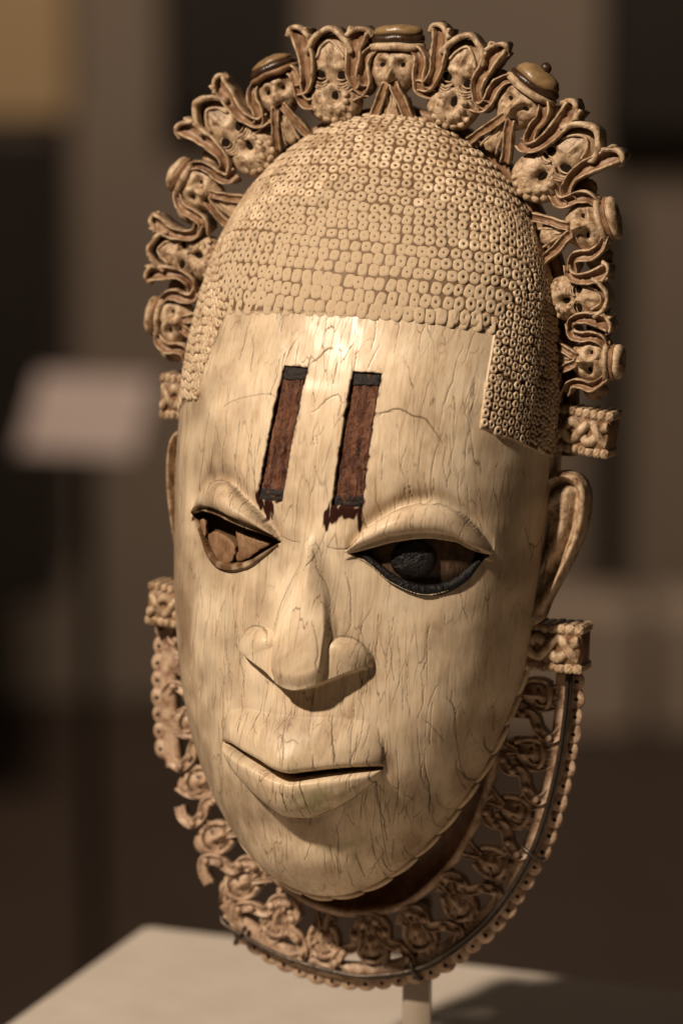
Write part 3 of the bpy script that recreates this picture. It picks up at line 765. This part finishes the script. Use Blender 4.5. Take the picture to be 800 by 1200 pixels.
# crown figures --------------------------------------------------------------
def head_fn(V):
    x, y, z = V[:, 0], V[:, 1], V[:, 2]; fr = (z > 0)
    f = -9.5*gs(np.abs(x), 10.5, 6.4)*gs(y, 4, 5.8) + 4.2*gs(y, 13.5, 3)*gs(np.abs(x), 9, 8) + 12.5*gs(x, 0, 3.8)*sm(14, -9, y)*sm(-16, -11, y)
    f += 5*gs(np.abs(x), 5.5, 3.2)*gs(y, -10, 3.2) + 3*gs(np.abs(x), 14, 5)*gs(y, -6, 6) - 3*gs(y, -18, 1.8)*gs(x, 0, 7) - 2.5*gs(np.abs(x), 11, 2.2)*gs(y, -14, 8)
    f += -2.0*gs(x+y*.35, 2, 1.6)*sm(8, 16, y)
    return np.c_[x*(1-.012*np.maximum(-y, 0)), y, z+f*fr]
def eye_ring(c, r, mat_c=1):
    mb = MB(); a = np.linspace(0, 2*np.pi, 16, endpoint=False)
    V, F, M = sweep(np.c_[c[0]+r*1.2*np.cos(a), c[1]+r*.9*np.sin(a), np.full(16, c[2]+1.0)], 2.0, 2.6, RND, True); mb.add(V, F, 0)
    V, F = ell((c[0], c[1], c[2]-.2), (r*1.12, r*.85, 1.6), 6, 12); mb.add(V, F, mat_c)
    return mb
def parts_bearded(hat):
    """list of (name, mesh builder, materials)"""
    out = []
    h = MB(); h.add(*ell((0, 0, 0), (30, 33, 21), 26, 38, head_fn))
    out.append(('bearded_head', h, [M_CARVE]))
    for s in (-1, 1):
        out.append(('eye', eye_ring((s*10.5, 4, 11.0), 6.0), [M_CARVE, M_HOLE]))
        P = catmull([(s*4, -15, 17), (s*9, -27, 15), (s*16, -43, 10), (s*24, -64, 4)], 22)
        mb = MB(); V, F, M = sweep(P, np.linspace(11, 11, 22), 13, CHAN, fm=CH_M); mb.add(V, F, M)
        out.append(('beard_strand', mb, [M_CARVE, M_STAIN_SHADE]))
        P = catmull([(s*18, 27, 3), (s*29, 17, 5), (s*33, 4, 5), (s*31, -10, 5), (s*33, -22, 4), (s*44, -28, 0)], 34)
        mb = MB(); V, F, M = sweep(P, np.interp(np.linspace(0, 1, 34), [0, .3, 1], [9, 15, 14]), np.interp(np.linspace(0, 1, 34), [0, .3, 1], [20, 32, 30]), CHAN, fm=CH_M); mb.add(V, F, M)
        out.append(('hair_lock', mb, [M_CARVE, M_STAIN_SHADE]))
        mb = MB(); mb.add(*ell((s*40, 6, -9), (13, 20, 9), 10, 14)); out.append(('ear_scroll', mb, [M_CARVE]))
    mb = MB(); mb.add(*ell((0, -38, 6), (11, 26, 8), 10, 14, lambda V: np.c_[V[:, 0]*(1.05-.02*V[:, 1])*.8, V[:, 1], V[:, 2]])); out.append(('beard', mb, [M_CARVE]))
    mb = MB()
    for s in (-1, 0, 1):
        V, F, M = sweep(catmull([(s*3, -24, 14), (s*6, -42, 12), (s*10, -62, 6)], 12), 3.2, 4, RND); mb.add(V, F, M)
    out.append(('beard_ridge', mb, [M_CARVE]))
    if hat == 'flat':
        out.append(('hat_brim', MB().add(*lathe_y([(10, 20), (29, 21), (32, 23.5), (32, 28.5), (28, 30), (12, 31)], 28, zs=.78)), [M_CARVE]))
        out.append(('hat_band', MB().add(*lathe_y([(20, 29.5), (29.5, 30.5), (30.5, 34), (29.5, 38.5), (20, 39)], 28, zs=.78)), [M_BAND]))
        out.append(('hat_top', MB().add(*lathe_y([(20, 38.5), (27, 39), (27.5, 42.5), (25, 47), (15, 49), (.01, 49.5)], 28, zs=.78)), [M_GOLD]))
    elif hat == 'knob':
        out.append(('hat_brim', MB().add(*lathe_y([(10, 19), (31, 20), (34, 22.5), (33, 27.5), (28, 29), (12, 30)], 28, zs=.8)), [M_CARVE]))
        out.append(('hat_band', MB().add(*lathe_y([(20, 28.5), (30.5, 29.5), (32, 32.5), (30, 36), (20, 37)], 28, zs=.8)), [M_BAND]))
        out.append(('hat_top', MB().add(*lathe_y([(18, 35.5), (28, 36), (27, 41), (22, 47), (13, 51), (.01, 52)], 28, zs=.8)), [M_GOLD]))
        out.append(('hat_knob', MB().add(*ell((0, 54, 0), (6.6, 6.6, 6.4), 10, 14)), [M_BAND]))
    elif hat == 'beret':
        out.append(('hat_brim', MB().add(*lathe_y([(10, 20), (30, 21), (36, 23.5), (35, 27), (29, 28), (12, 29)], 28, zs=.8)), [M_STAIN_SHADE]))
        out.append(('hat_band', MB().add(*lathe_y([(20, 27), (31.5, 28), (33, 32), (30, 36), (20, 37)], 28, zs=.8)), [M_BAND]))
        out.append(('hat_top', MB().add(*lathe_y([(18, 36), (29, 36), (27, 40), (19, 44), (10, 46), (.01, 46.5)], 28, zs=.8)), [M_GOLD]))
    else:
        out.append(('hat_brim', MB().add(*lathe_y([(10, 20), (25, 21), (29, 23.5), (28, 28), (24, 29.5), (12, 30)], 28, zs=.8)), [M_CARVE]))
        out.append(('hat_band', MB().add(*lathe_y([(16, 28.5), (23, 29.5), (23.5, 32), (25, 33), (25.5, 36), (23, 37)], 28, zs=.8)), [M_STAIN_SHADE]))
        out.append(('hat_top', MB().add(*lathe_y([(16, 36), (24, 36.2), (24, 42), (20, 46), (12, 48.5), (.01, 49)], 28, zs=.8)), [M_CARVE]))
    return out
def fish_fn(V):
    x, y, z = V[:, 0], V[:, 1], V[:, 2]; fr = z > 0
    f = -13*gs(x, 3, 6.5)*gs(y, 6, 9.0) + 2.2*gs(np.hypot((x-3)/10, (y-6)/13), 1.1, .25) - 1.6*gs(np.sin(np.arctan2(y, x)*9), -1, .5)*gs(np.hypot(x/24, y/23), .8, .22)
    return np.c_[x, y, z+f*fr]
def brow_fn(V):
    x, y, z = V[:, 0], V[:, 1], V[:, 2]; fr = z > 0
    f = -7*gs(np.abs(x), 12, 6)*gs(y, -13, 6.5) + 3*gs(np.abs(x), 10, 7)*gs(y, -4, 3) + 2.2*gs(x, 0, 2.4)*sm(-10, 0, y) - 2.6*gs(np.abs(x), 6, 2)*gs(y, 10, 12)
    return np.c_[x, y, z+f*fr]
def parts_fish():
    out = []
    out.append(('fish_snout', MB().add(*ell((0, -29, 0), (31, 28, 22), 24, 40, fish_fn)), [M_CARVE]))
    out.append(('fish_brow', MB().add(*ell((0, 15, 0), (25, 34, 19), 20, 30, brow_fn)), [M_CARVE]))
    out.append(('mouth_hole', MB().add(*ell((3, -23, 10.0), (7.5, 10, 3.0), 8, 14)), [M_HOLE]))
    mb = MB(); rg = np.random.default_rng(3)
    for k in range(8):
        a = R(165+k*30); mb.add(*ell((3+13.5*math.cos(a), -25+15.5*math.sin(a), 17.0), (4.9+rg.normal(0, .5), 4.7+rg.normal(0, .5), 4.2), 7, 10))
    for k in range(7):
        a = R(200+k*23); mb.add(*ell((2+23*math.cos(a), -29+22*math.sin(a), 13.0), (4.6, 4.3, 4), 7, 10))
    out.append(('mouth_beading', mb, [M_CARVE]))
    for s in (-1, 1):
        out.append(('eye', eye_ring((s*12, 2.5, 12.0), 6.8), [M_CARVE, M_HOLE]))
        mb = MB()
        for q in range(3):
            V, F, M = sweep(catmull([(s*(3+q), -5-q*3.4, 17-q), (s*10, -9-q*3.4, 16.5), (s*19, -6-q*3, 13), (s*(22+q*.6), 3-q, 9)], 16), 3.0, 3.4, RND); mb.add(V, F, M)
        out.append(('barbel', mb, [M_CARVE]))
        P = catmull([(s*36, 53, 4), (s*31, 36, 5), (s*27, 16, 7), (s*27, 0, 7), (s*32, -12, 5), (s*42, -16, 1)], 40)
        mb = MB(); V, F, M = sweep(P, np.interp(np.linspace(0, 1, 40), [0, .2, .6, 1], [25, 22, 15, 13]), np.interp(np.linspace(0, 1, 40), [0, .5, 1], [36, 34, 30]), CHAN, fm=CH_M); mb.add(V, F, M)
        out.append(('fin', mb, [M_CARVE, M_STAIN_SHADE]))
        mb = MB(); V, F, M = sweep(catmull([(s*47, 50, 3), (s*43, 55, 6), (s*36, 56, 8), (s*28, 51, 8), (s*21, 44, 9)], 18), 6, 28, FLAT); mb.add(V, F, M)
        out.append(('fin_edge', mb, [M_CARVE]))
    mb = MB(); V, F, M = sweep(catmull([(-26, 28, 8), (-19, 42, 9), (-9, 51, 9), (0, 54.5, 9), (9, 51, 9), (19, 42, 9), (26, 28, 8)], 30), 7, 28, FLAT); mb.add(V, F, M)
    out.append(('crest', mb, [M_CARVE]))
    mb = MB(); V, F, M = sweep(catmull([(-16, 22, 16), (-10, 34, 15), (0, 41, 15), (10, 34, 15), (16, 22, 16)], 20), 3.4, 5, RND); mb.add(V, F, M)
    out.append(('crest_rib', mb, [M_CARVE]))
    return out
fig_n = [0]
def figure(kind, x, y, deg, sx, sy, w=6, tilt=0, lab=None):
    fig_n[0] += 1; sd = fig_n[0]*7; q = np.random.default_rng(sd); root = None
    ax, ay = q.uniform(-.05, .05), q.uniform(-.07, .07); wid = q.uniform(.96, 1.08)
    for nm, mb, mats in (parts_fish() if kind == 'fish' else parts_bearded(kind)):
        def worn(V):
            o = np.c_[.7*vnoise(V[:, 1]+9*sd, V[:, 2], 7, 51)+1.3*vnoise(V[:, 1]-sd, V[:, 0], 17, 61), .7*vnoise(V[:, 0], V[:, 2]+5*sd, 7, 52)+1.3*vnoise(V[:, 0]+sd, V[:, 1], 17, 62),
                      .9*vnoise(V[:, 0]+sd, V[:, 1], 5, 53)+.5*vnoise(V[:, 0], V[:, 1]+sd, 2.6, 54)]
            V = V + o
            return np.c_[V[:, 0]*wid + V[:, 1]*ax, V[:, 1] + V[:, 0]*ay, V[:, 2]]
        mb.xf(worn)
        if root is None: root = mb.build(nm, mats, mask)
        else: mb.build(nm, mats, root)
    root.location = (x*PX, (y+VO)*PX, w*PX); root.rotation_euler = (R(tilt), 0, R(-deg))
    root.scale = (sx*1.0, sy*1.0, 1)
    return root
FIGS = [('flat', -4, 521, -2, 1.0, 1.02), ('fish', 75, 512, 11, .95, 1.0), ('knob', 148, 490, 29, .95, .98), ('fish', 201, 432, 46, .95, 1.08),
        ('plain', 237, 357, 71, .95, .86), ('fish', 239, 275, 82, .78, .66), ('plain', 256, 205, 90, .86, .82),
        ('fish', -82, 507, -8, .95, 1.0), ('beret', -148, 482, -22, .90, .96), ('fish', -202, 430, -52, .95, 1.05),
        ('plain', -240, 358, -65, .88, .95), ('fish', -254, 281, -85, .82, .80), ('plain', -262, 202, -83, .90, .80)]
for k_, x_, y_, a_, sx_, sy_ in FIGS:
    figure(k_, (x_+(8 if x_ < -190 else 4 if x_ < -60 else 0))*.99, y_-4*(abs(x_) < 210), a_, sx_, sy_)

# a ledge joins the figures to the hair rim
rim_pts = [(float(fU(np.array(v)))*1.0, v) for v in (90, 150, 210, 280, 340, 390, 430, 455, 470)]
rp = [(x+5, v) for x, v in rim_pts] + [(0, 480)] + [(-x-5, v) for x, v in reversed(rim_pts)]
rp = catmull(rp, 160)
V, F, M = sweep(np.c_[rp, np.full(160, -17)], 14, 22, FLAT)
MB().add(V, F, M).build('crown_base', [M_STAIN_SHADE], mask, mask_space=True)

# jaw braid ------------------------------------------------------------------
def rim_at(v, s): return np.array([s*fU(np.array(v)), v, fB(np.array(v))])
vs = VC+HH*np.sin(np.linspace(-math.pi/2, -.20, 400)); rimR = np.stack([fU(vs), vs, fB(vs)], 1)
rim = np.vstack([rimR[::-1], rimR[1:]*np.array([-UL, 1, 1])])
Lr = np.r_[0, np.cumsum(np.linalg.norm(np.diff(rim, axis=0), axis=1))]
nb = int(Lr[-1]/36)
for k in range(nb):
    s = np.linspace(k/nb, (k+1.06)/nb, 9)*Lr[-1]
    P = np.c_[np.interp(s, Lr, rim[:, 0]), np.interp(s, Lr, rim[:, 1]), np.interp(s, Lr, rim[:, 2])]
    t = P[-1]-P[0]; nrm = np.array([-t[1], t[0], 0]); nrm /= np.linalg.norm(nrm)+1e-9
    q = np.linspace(0, 1, 9)
    P += nrm[None]*((q-.5)*2.6-2.0)[:, None]*-1
    V, F, M = sweep(P+np.array([0, 0, 4]), 8*np.sin(np.pi*np.clip(q, .06, .94))**.35, 8*np.sin(np.pi*np.clip(q, .06, .94))**.5, RND)
    MB().add(V, F, M).build('jaw_bead', [M_CURL], mask, mask_space=True)

# neck behind the jaw
def loft(rings):
    n = len(rings[0]); return np.vstack(rings), quads(len(rings), n)
vs = VC+HH*np.sin(np.linspace(-math.pi/2, -.15, 70)); rr = np.stack([fU(vs), vs, fB(vs)], 1)
jaw = np.vstack([rr[::-1], rr[1:]*np.array([-UL, 1, 1])])
def shrink(k, w, dy): return np.c_[jaw[:, 0]*k, (jaw[:, 1]+100)*k-100+dy, np.minimum(jaw[:, 2], 999)*0+w] if w is not None else None
# openwork collar ------------------------------------------------------------
half = [(262, -160), (263, -222), (256, -294), (235, -380), (190, -466), (112, -538), (0, -566)]
op = catmull(half + [(-x*(.955 if y > -450 else .97), y) for x, y in reversed(half[:-1])], 1200)
Lo = np.r_[0, np.cumsum(np.linalg.norm(np.diff(op, axis=0), axis=1))]; LT = Lo[-1]
tn = np.gradient(op, axis=0); tn /= np.linalg.norm(tn, axis=1)[:, None]
nin = np.c_[tn[:, 1], -tn[:, 0]]           # towards the neck
if (nin[0][0] > 0): nin = -nin
def cp(s, off, w=0):
    x = np.interp(s, Lo, op[:, 0]) + np.interp(s, Lo, nin[:, 0])*off; y = np.interp(s, Lo, op[:, 1]) + np.interp(s, Lo, nin[:, 1])*off
    return np.stack([x, y, np.broadcast_to(np.asarray(w, float), np.shape(x))], -1)
WB = -8
gap0, gap1 = LT*.665, LT*.835               # the outer edge is broken away here
def band(s0, s1, off, wd, th, n=200, prof=FLAT, w=WB):
    s = np.linspace(s0, s1, n); return sweep(cp(s, off, w), wd, th, prof)
cb = MB()
for s0, s1 in ((0, gap0), (gap1, LT)):
    V, F, M = band(s0, s1, 13, 20, 18); cb.add(V, F, M)
collar = cb.build('collar', [M_COLLAR], mask, mask_space=True)
V, F, M = band(0, LT, 84, 9, 16, w=-6); MB().add(V, F, M).build('inner_band', [M_COLLAR], collar, mask_space=True)
def resample(P, n):
    P = np.asarray(P, float); L = np.r_[0, np.cumsum(np.linalg.norm(np.diff(P, axis=0), axis=1))]; t = np.linspace(0, L[-1], n)
    return np.stack([np.interp(t, L, P[:, k]) for k in range(3)], 1)
jw = resample(jaw[(jaw[:, 1] < -150)], 120); ib = resample(cp(np.linspace(8, LT-8, 400), 84, -12), 120)
inner = np.c_[jw[:, 0]*.84, (jw[:, 1]+100)*.84-100, jw[:, 2]*.3-40]
V, F = loft([np.c_[jw[:, 0]*.95, (jw[:, 1]+100)*.95-100, jw[:, 2]-12], inner, np.c_[(inner[:, :2]*.4+ib[:, :2]*.6), np.full(120, -62)], ib+np.array([0, 0, -26]), ib])
MB().add(V, F).build('neck', [M_STAIN_SHADE], mask, mask_space=True)  # dark colour paints the shade of the gap behind the jaw
# scalloped edge, each lobe drilled
def scallop():
    mb = MB(); mb.add(*ell((0, 0, 0), (16, 11.5, 4.6), 10, 16)); mb.add(*ell((0, 2.5, 3.2), (3.2, 3.0, 2.6), 6, 10), m=1); return mb
s0 = None; ns = 52
for k in range(ns):
    s = (k+.5)/ns*LT
    if gap0-6 < s < gap1+6: continue
    p = cp(np.array([s]), .5, WB)[0]; q = cp(np.array([s]), -8, WB)[0]-p
    if s0 is None: s0 = scallop().build('scallop', [M_COLLAR, M_HOLE], collar); o = s0
    else: o = s0.copy(); col.objects.link(o)
    o.location = (p[0]*PX, (p[1]+VO)*PX, p[2]*PX); o.rotation_euler = (0, 0, math.atan2(q[1], q[0])-math.pi/2)
    k_ = rng.uniform(.9, 1.08); o.scale = (LT/ns/26*1.04*k_, k_, 1)
# little heads and curling strands
def small_fn(V):
    x, y, z = V[:, 0], V[:, 1], V[:, 2]; fr = (z > 0)
    f = -7*gs(np.abs(x), 10, 5.5)*gs(y, 5, 5) + 9*gs(x, 0, 4)*sm(15, -9, y)*sm(-17, -11, y) + 4*gs(np.abs(x), 7, 4)*gs(y, -11, 4) - 3*gs(np.abs(x), 12, 2.5)*gs(y, -12, 9)
    return np.c_[x*(1-.014*np.maximum(-y, 0)), y, z+f*fr]
def small_head():
    mb = MB(); mb.add(*ell((0, 0, 0), (25, 30, 19), 16, 24, small_fn))
    for s in (-1, 1):
        V, F = ell((s*10, 5, 10), (5.0, 3.6, 2.6), 6, 12); mb.add(V, F, 1)
        V, F, M = sweep(catmull([(s*20, 24, 2), (s*27, 10, 5), (s*25, -8, 6), (s*16, -22, 8)], 18), 9, 20, FLAT); mb.add(V, F, M)
        V, F, M = sweep(catmull([(s*4, -16, 14), (s*9, -32, 11), (s*15, -46, 6)], 12), 9, 11, CHAN); mb.add(V, F, M)
    V, F, M = sweep(catmull([(-24, 18, 6), (-12, 25, 12), (0, 27, 14), (12, 25, 12), (24, 18, 6)], 18), 7, 14, FLAT); mb.add(V, F, M)
    mb.add(*ell((0, 32, 0), (20, 14, 12), 10, 16))
    return mb
def strand_set():
    mb = MB()
    V, F, M = sweep(catmull([(-40, -22, 2), (-24, -30, 4), (-10, -20, 7), (-12, -2, 8), (4, 8, 8), (12, 22, 7), (2, 32, 3), (-12, 34, 0)], 46), 12.5, 15, CHAN); mb.add(V, F, M)
    V, F, M = sweep(catmull([(10, 10, 4), (22, 0, 4), (24, -16, 3), (36, -26, 2)], 20), 9, 14, CHAN); mb.add(V, F, M)
    V, F, M = sweep(catmull([(-38, 30, 0), (-26, 18, 4), (-22, 4, 5), (-30, -8, 3)], 18), 9, 14, CHAN); mb.add(V, F, M)
    for t in range(4):
        x, y = [(-20, -27), (-11, -12), (2, 8), (11, 21)][t]; mb.add(*ell((x, y, 16), (4.4, 4.4, 3.5), 6, 10))
    return mb
def whisker_set():
    mb = MB()
    for x in (-11, 0, 11):
        V, F, M = sweep(catmull([(x*.8, 16, 4), (x*1.1, 26, 3), (x*1.6, 38, 0)], 10), 5.5, 14, RND); mb.add(V, F, M)
    return mb
sh0 = st0 = wh0 = None
nu = 14; pit = LT/nu
for k in range(nu):
    for which in (0, 1):
        s = (k+.38)*pit if which == 0 else (k+.88)*pit
        if s > LT-8: continue
        p = cp(np.array([s]), 47 if which == 0 else 46, WB)[0]; q = cp(np.array([s]), 0, WB)[0]-p
        ang = math.atan2(q[1], q[0])-math.pi/2
        if which == 0:
            flip = math.pi if k % 2 else 0
            if sh0 is None: sh0 = small_head().build('collar_head', [M_COLLAR, M_IRON], collar); o = sh0
            else: o = sh0.copy(); col.objects.link(o)
            o.rotation_euler = (0, 0, ang+R(rng.uniform(-14, 14))); o.scale = (.66, .76, .72)
            o.location = (p[0]*PX, (p[1]+VO)*PX, p[2]*PX)
            if gap0-20 < s < gap1+20: continue
            if wh0 is None: wh0 = whisker_set().build('collar_strut', [M_COLLAR], collar); w_ = wh0
            else: w_ = wh0.copy(); col.objects.link(w_)
            w_.location = o.location; w_.rotation_euler = (0, 0, ang)
        else:
            if st0 is None: st0 = strand_set().build('collar_strand', [M_COLLAR], collar); o = st0
            else: o = st0.copy(); col.objects.link(o)
            o.rotation_euler = (0, 0, ang+R(rng.uniform(-6, 6))); o.scale = (1.0*rng.uniform(.85, 1.1), 1.08, 1); o.scale.x *= rng.choice([-1, 1])
            o.location = (p[0]*PX, (p[1]+VO)*PX, p[2]*PX)

# ------------------------------------------------------------------ museum mount: wire round the collar and post
mount = bpy.data.objects.new('display_mount', None); col.objects.link(mount)
tag(mount, 'thin dark wire bracket and slim post holding the ivory mask up', 'stand')
PED_Z = MASK_C.z - 0.163
post_top = to_world(84, -505, -40)
mount.location = (post_top.x, post_top.y, PED_Z); mount.empty_display_size = .02
def world_mesh(name, V, F, mats, parent, M=None):
    loc = np.array(parent.location) if parent else np.zeros(3)
    return link_mesh(name, np.asarray(V)-loc, F, mats, parent, M)
def mw(P): return np.array([to_world(*p)[:] for p in P])
wp = catmull([(256, -156, 8), (256, -211, 8), (249, -287, 8), (229, -374, 8), (190, -450, 8), (140, -506, 8), (101, -534, 8), (50, -550, 8), (8, -553, 8), (-68, -543, 8), (-138, -518, 7), (-150, -508, 2)], 120)
V, F, M = sweep(wp, 5.6, 5.6, RND); world_mesh('wire', mw(V), F, [M_WIRE], mount)
V, F, M = sweep(wp+np.array([3.6, -2.4, -2]), 3.6, 3.6, RND); world_mesh('wire', mw(V), F, [M_WIRE], mount)
for (x, y, a) in ((228, -376, 150), (97, -535, 115), (-122, -526, 60)):
    d = np.array([math.cos(R(a)), math.sin(R(a))])
    P = [(x+d[0]*t, y+d[1]*t, z) for t, z in ((-15, -10), (-14, 3), (-8, 10), (0, 12.5), (7, 11), (11, 8), (13, 10))]
    P = catmull(P, 26)
    V, F, M = sweep(P, 5.0, 5.0, RND); world_mesh('wire_clip', mw(V), F, [M_WIRE], mount)
def wbox(c, s, bev):
    V, F = box((0, 0, 0), s, bev); return V+np.array(c), F
hgt = post_top.z-PED_Z+.010
V, F = wbox((post_top.x, post_top.y, PED_Z+hgt/2-.0), (.0072, .0072, hgt), .0006); world_mesh('post', V, F, [M_POST], mount)
V, F = wbox((post_top.x, post_top.y, PED_Z+.0022), (.045, .045, .004), .0006); world_mesh('base_plate', V, F, [M_POST], mount)
pt2 = np.array(to_world(84, -548, -16)); pt1 = np.array([post_top.x, post_top.y, post_top.z+.004])
ln = np.linspace(0, 1, 6)[:, None]; V, F, M = sweep(pt1+(pt2-pt1)*ln, .005, .005, RND); world_mesh('support_arm', V, F, [M_WIRE], mount)

# ------------------------------------------------------------------ pedestal
M_PED = plain('painted_pedestal', (.44, .38, .32), (.50, .435, .365), .62, 60, 0, .15, .0006)
ped = bpy.data.objects.new('pedestal', None); col.objects.link(ped)
tag(ped, 'pale painted pedestal with flat square top under the mask', 'pedestal')
PA = R(-21); PCX, PCY = 0.0, 0.0
cornerA = Vector((-0.066, .178))       # back left corner of the top
ex = Vector((math.cos(PA), math.sin(PA))); ey = Vector((math.sin(PA), -math.cos(PA)))
ctr = cornerA + ex*.22 + ey*.22
ped.location = (ctr.x, ctr.y, 0); ped.rotation_euler = (0, 0, PA)
V, F = box((0, 0, PED_Z-.02), (.44, .44, .04), .002); link_mesh('top_slab', V, F, [M_PED], ped, smooth=False)
V, F = box((0, 0, (PED_Z-.04)/2), (.42, .42, PED_Z-.041), .003); link_mesh('plinth_body', V, F, [M_PED], ped, smooth=False)

# ------------------------------------------------------------------ gallery behind
M_WALL = plain('gallery_wall', (.20, .165, .135), (.235, .195, .16), .85, 3, 0, .1, .002)
M_DARK = plain('dark_panel', (.012, .009, .007), (.02, .015, .012), .6, 6)
M_FLOOR = plain('gallery_floor', (.034, .023, .017), (.046, .031, .023), .6, 5, 0, .1, .002)
M_SKIRT = plain('pale_skirting', (.34, .28, .23), (.40, .33, .27), .6, 5)
M_LABEL = plain('label_card', (.44, .37, .36), (.48, .41, .40), .6, 20)
M_STONE = carved('cream_stone', (.55, .44, .28), (.45, .34, .2), (.3, .2, .11), .7, .0006*PX*20, rand=False)
CY = cam.location.y; CZ = cam.location.z; CX = cam.location.x
def at(px, py, dist):                       # a spot on the upright plane this far ahead of the lens
    a = R(12)+math.atan((py-600)*PX); k = dist/math.cos(R(12))
    return CX+(px-400)*PX*dist/math.cos(a)*math.cos(a-R(12)), CY+dist, CZ-dist*math.tan(a)
DW = 5.0
V, F = box((0, CY+DW+.1, 1.7), (9, .2, 3.4), .005); tag(link_mesh('wall', V, F, [M_WALL], smooth=False), None, None, kind='structure')
V, F = box((0, 2.5, -.05), (9, 11, .1), .005); tag(link_mesh('floor', V, F, [M_FLOOR], smooth=False), None, None, kind='structure')
def slab(name, x0, x1, y0, y1, dist, depth, mat, label, cat, group=None, frame=None):
    a = at(x0, y1, dist); b = at(x1, y0, dist)
    e = bpy.data.objects.new(name, None); col.objects.link(e); e.location = ((a[0]+b[0])/2, a[1]-depth/2, a[2])
    V, F = box((0, 0, (b[2]-a[2])/2), (abs(b[0]-a[0]), depth, b[2]-a[2]), .006); link_mesh('panel', V, F, [mat], e, smooth=False)
    tag(e, label, cat, group); return e
slab('wall_panel', 196, 352, -420, 132, DW, .05, M_DARK, 'tall dark panel hanging on the wall above the crown', 'panel')
slab('wall_panel', 702, 960, -300, 150, DW, .06, M_DARK, 'broad dark panel on the wall beyond the knobbed hat', 'panel')
slab('wall_panel', 690, 738, 235, 640, DW, .04, M_DARK, 'narrow dark upright panel on the wall beside the ear', 'panel')
slab('display_case', -260, 84, 118, 640, DW-.25, .3, M_DARK, 'dark display case with a cream stone block on top', 'display case')
slab('skirting_bench', 560, 742, 690, 832, DW-.05, .12, M_SKIRT, 'pale low ledge along the wall foot behind the collar', 'ledge')
slab('skirting_bench', 756, 1100, 690, 832, DW-.05, .12, M_SKIRT, 'pale low ledge at the wall foot past the dark gap', 'ledge')
e = slab('stone_block', -140, 90, -60, 118, DW-.25, .22, M_STONE, 'cream stone block resting on the dark display case', 'stone')
# tilted label card on its stand
a = at(102, 487, 3.4)
lb = bpy.data.objects.new('label_stand', None); col.objects.link(lb); lb.location = (a[0], a[1], 0)
tag(lb, 'pale tilted label card on a slim stand in the gallery', 'label')
V, F = box((0, 0, 0), (.155*.66, .085, .004), .001); c_ = link_mesh('card', V, F, [M_LABEL], lb, smooth=False); c_.location = (0, 0, a[2]); c_.rotation_euler = (R(42), R(0), R(-14))
V, F = box((0, .01, a[2]/2-.02), (.014, .014, a[2]-.03), .002); link_mesh('stand_post', V, F, [M_DARK], lb, smooth=False)
V, F = box((0, .01, .006), (.16, .16, .012), .002); link_mesh('stand_foot', V, F, [M_DARK], lb, smooth=False)
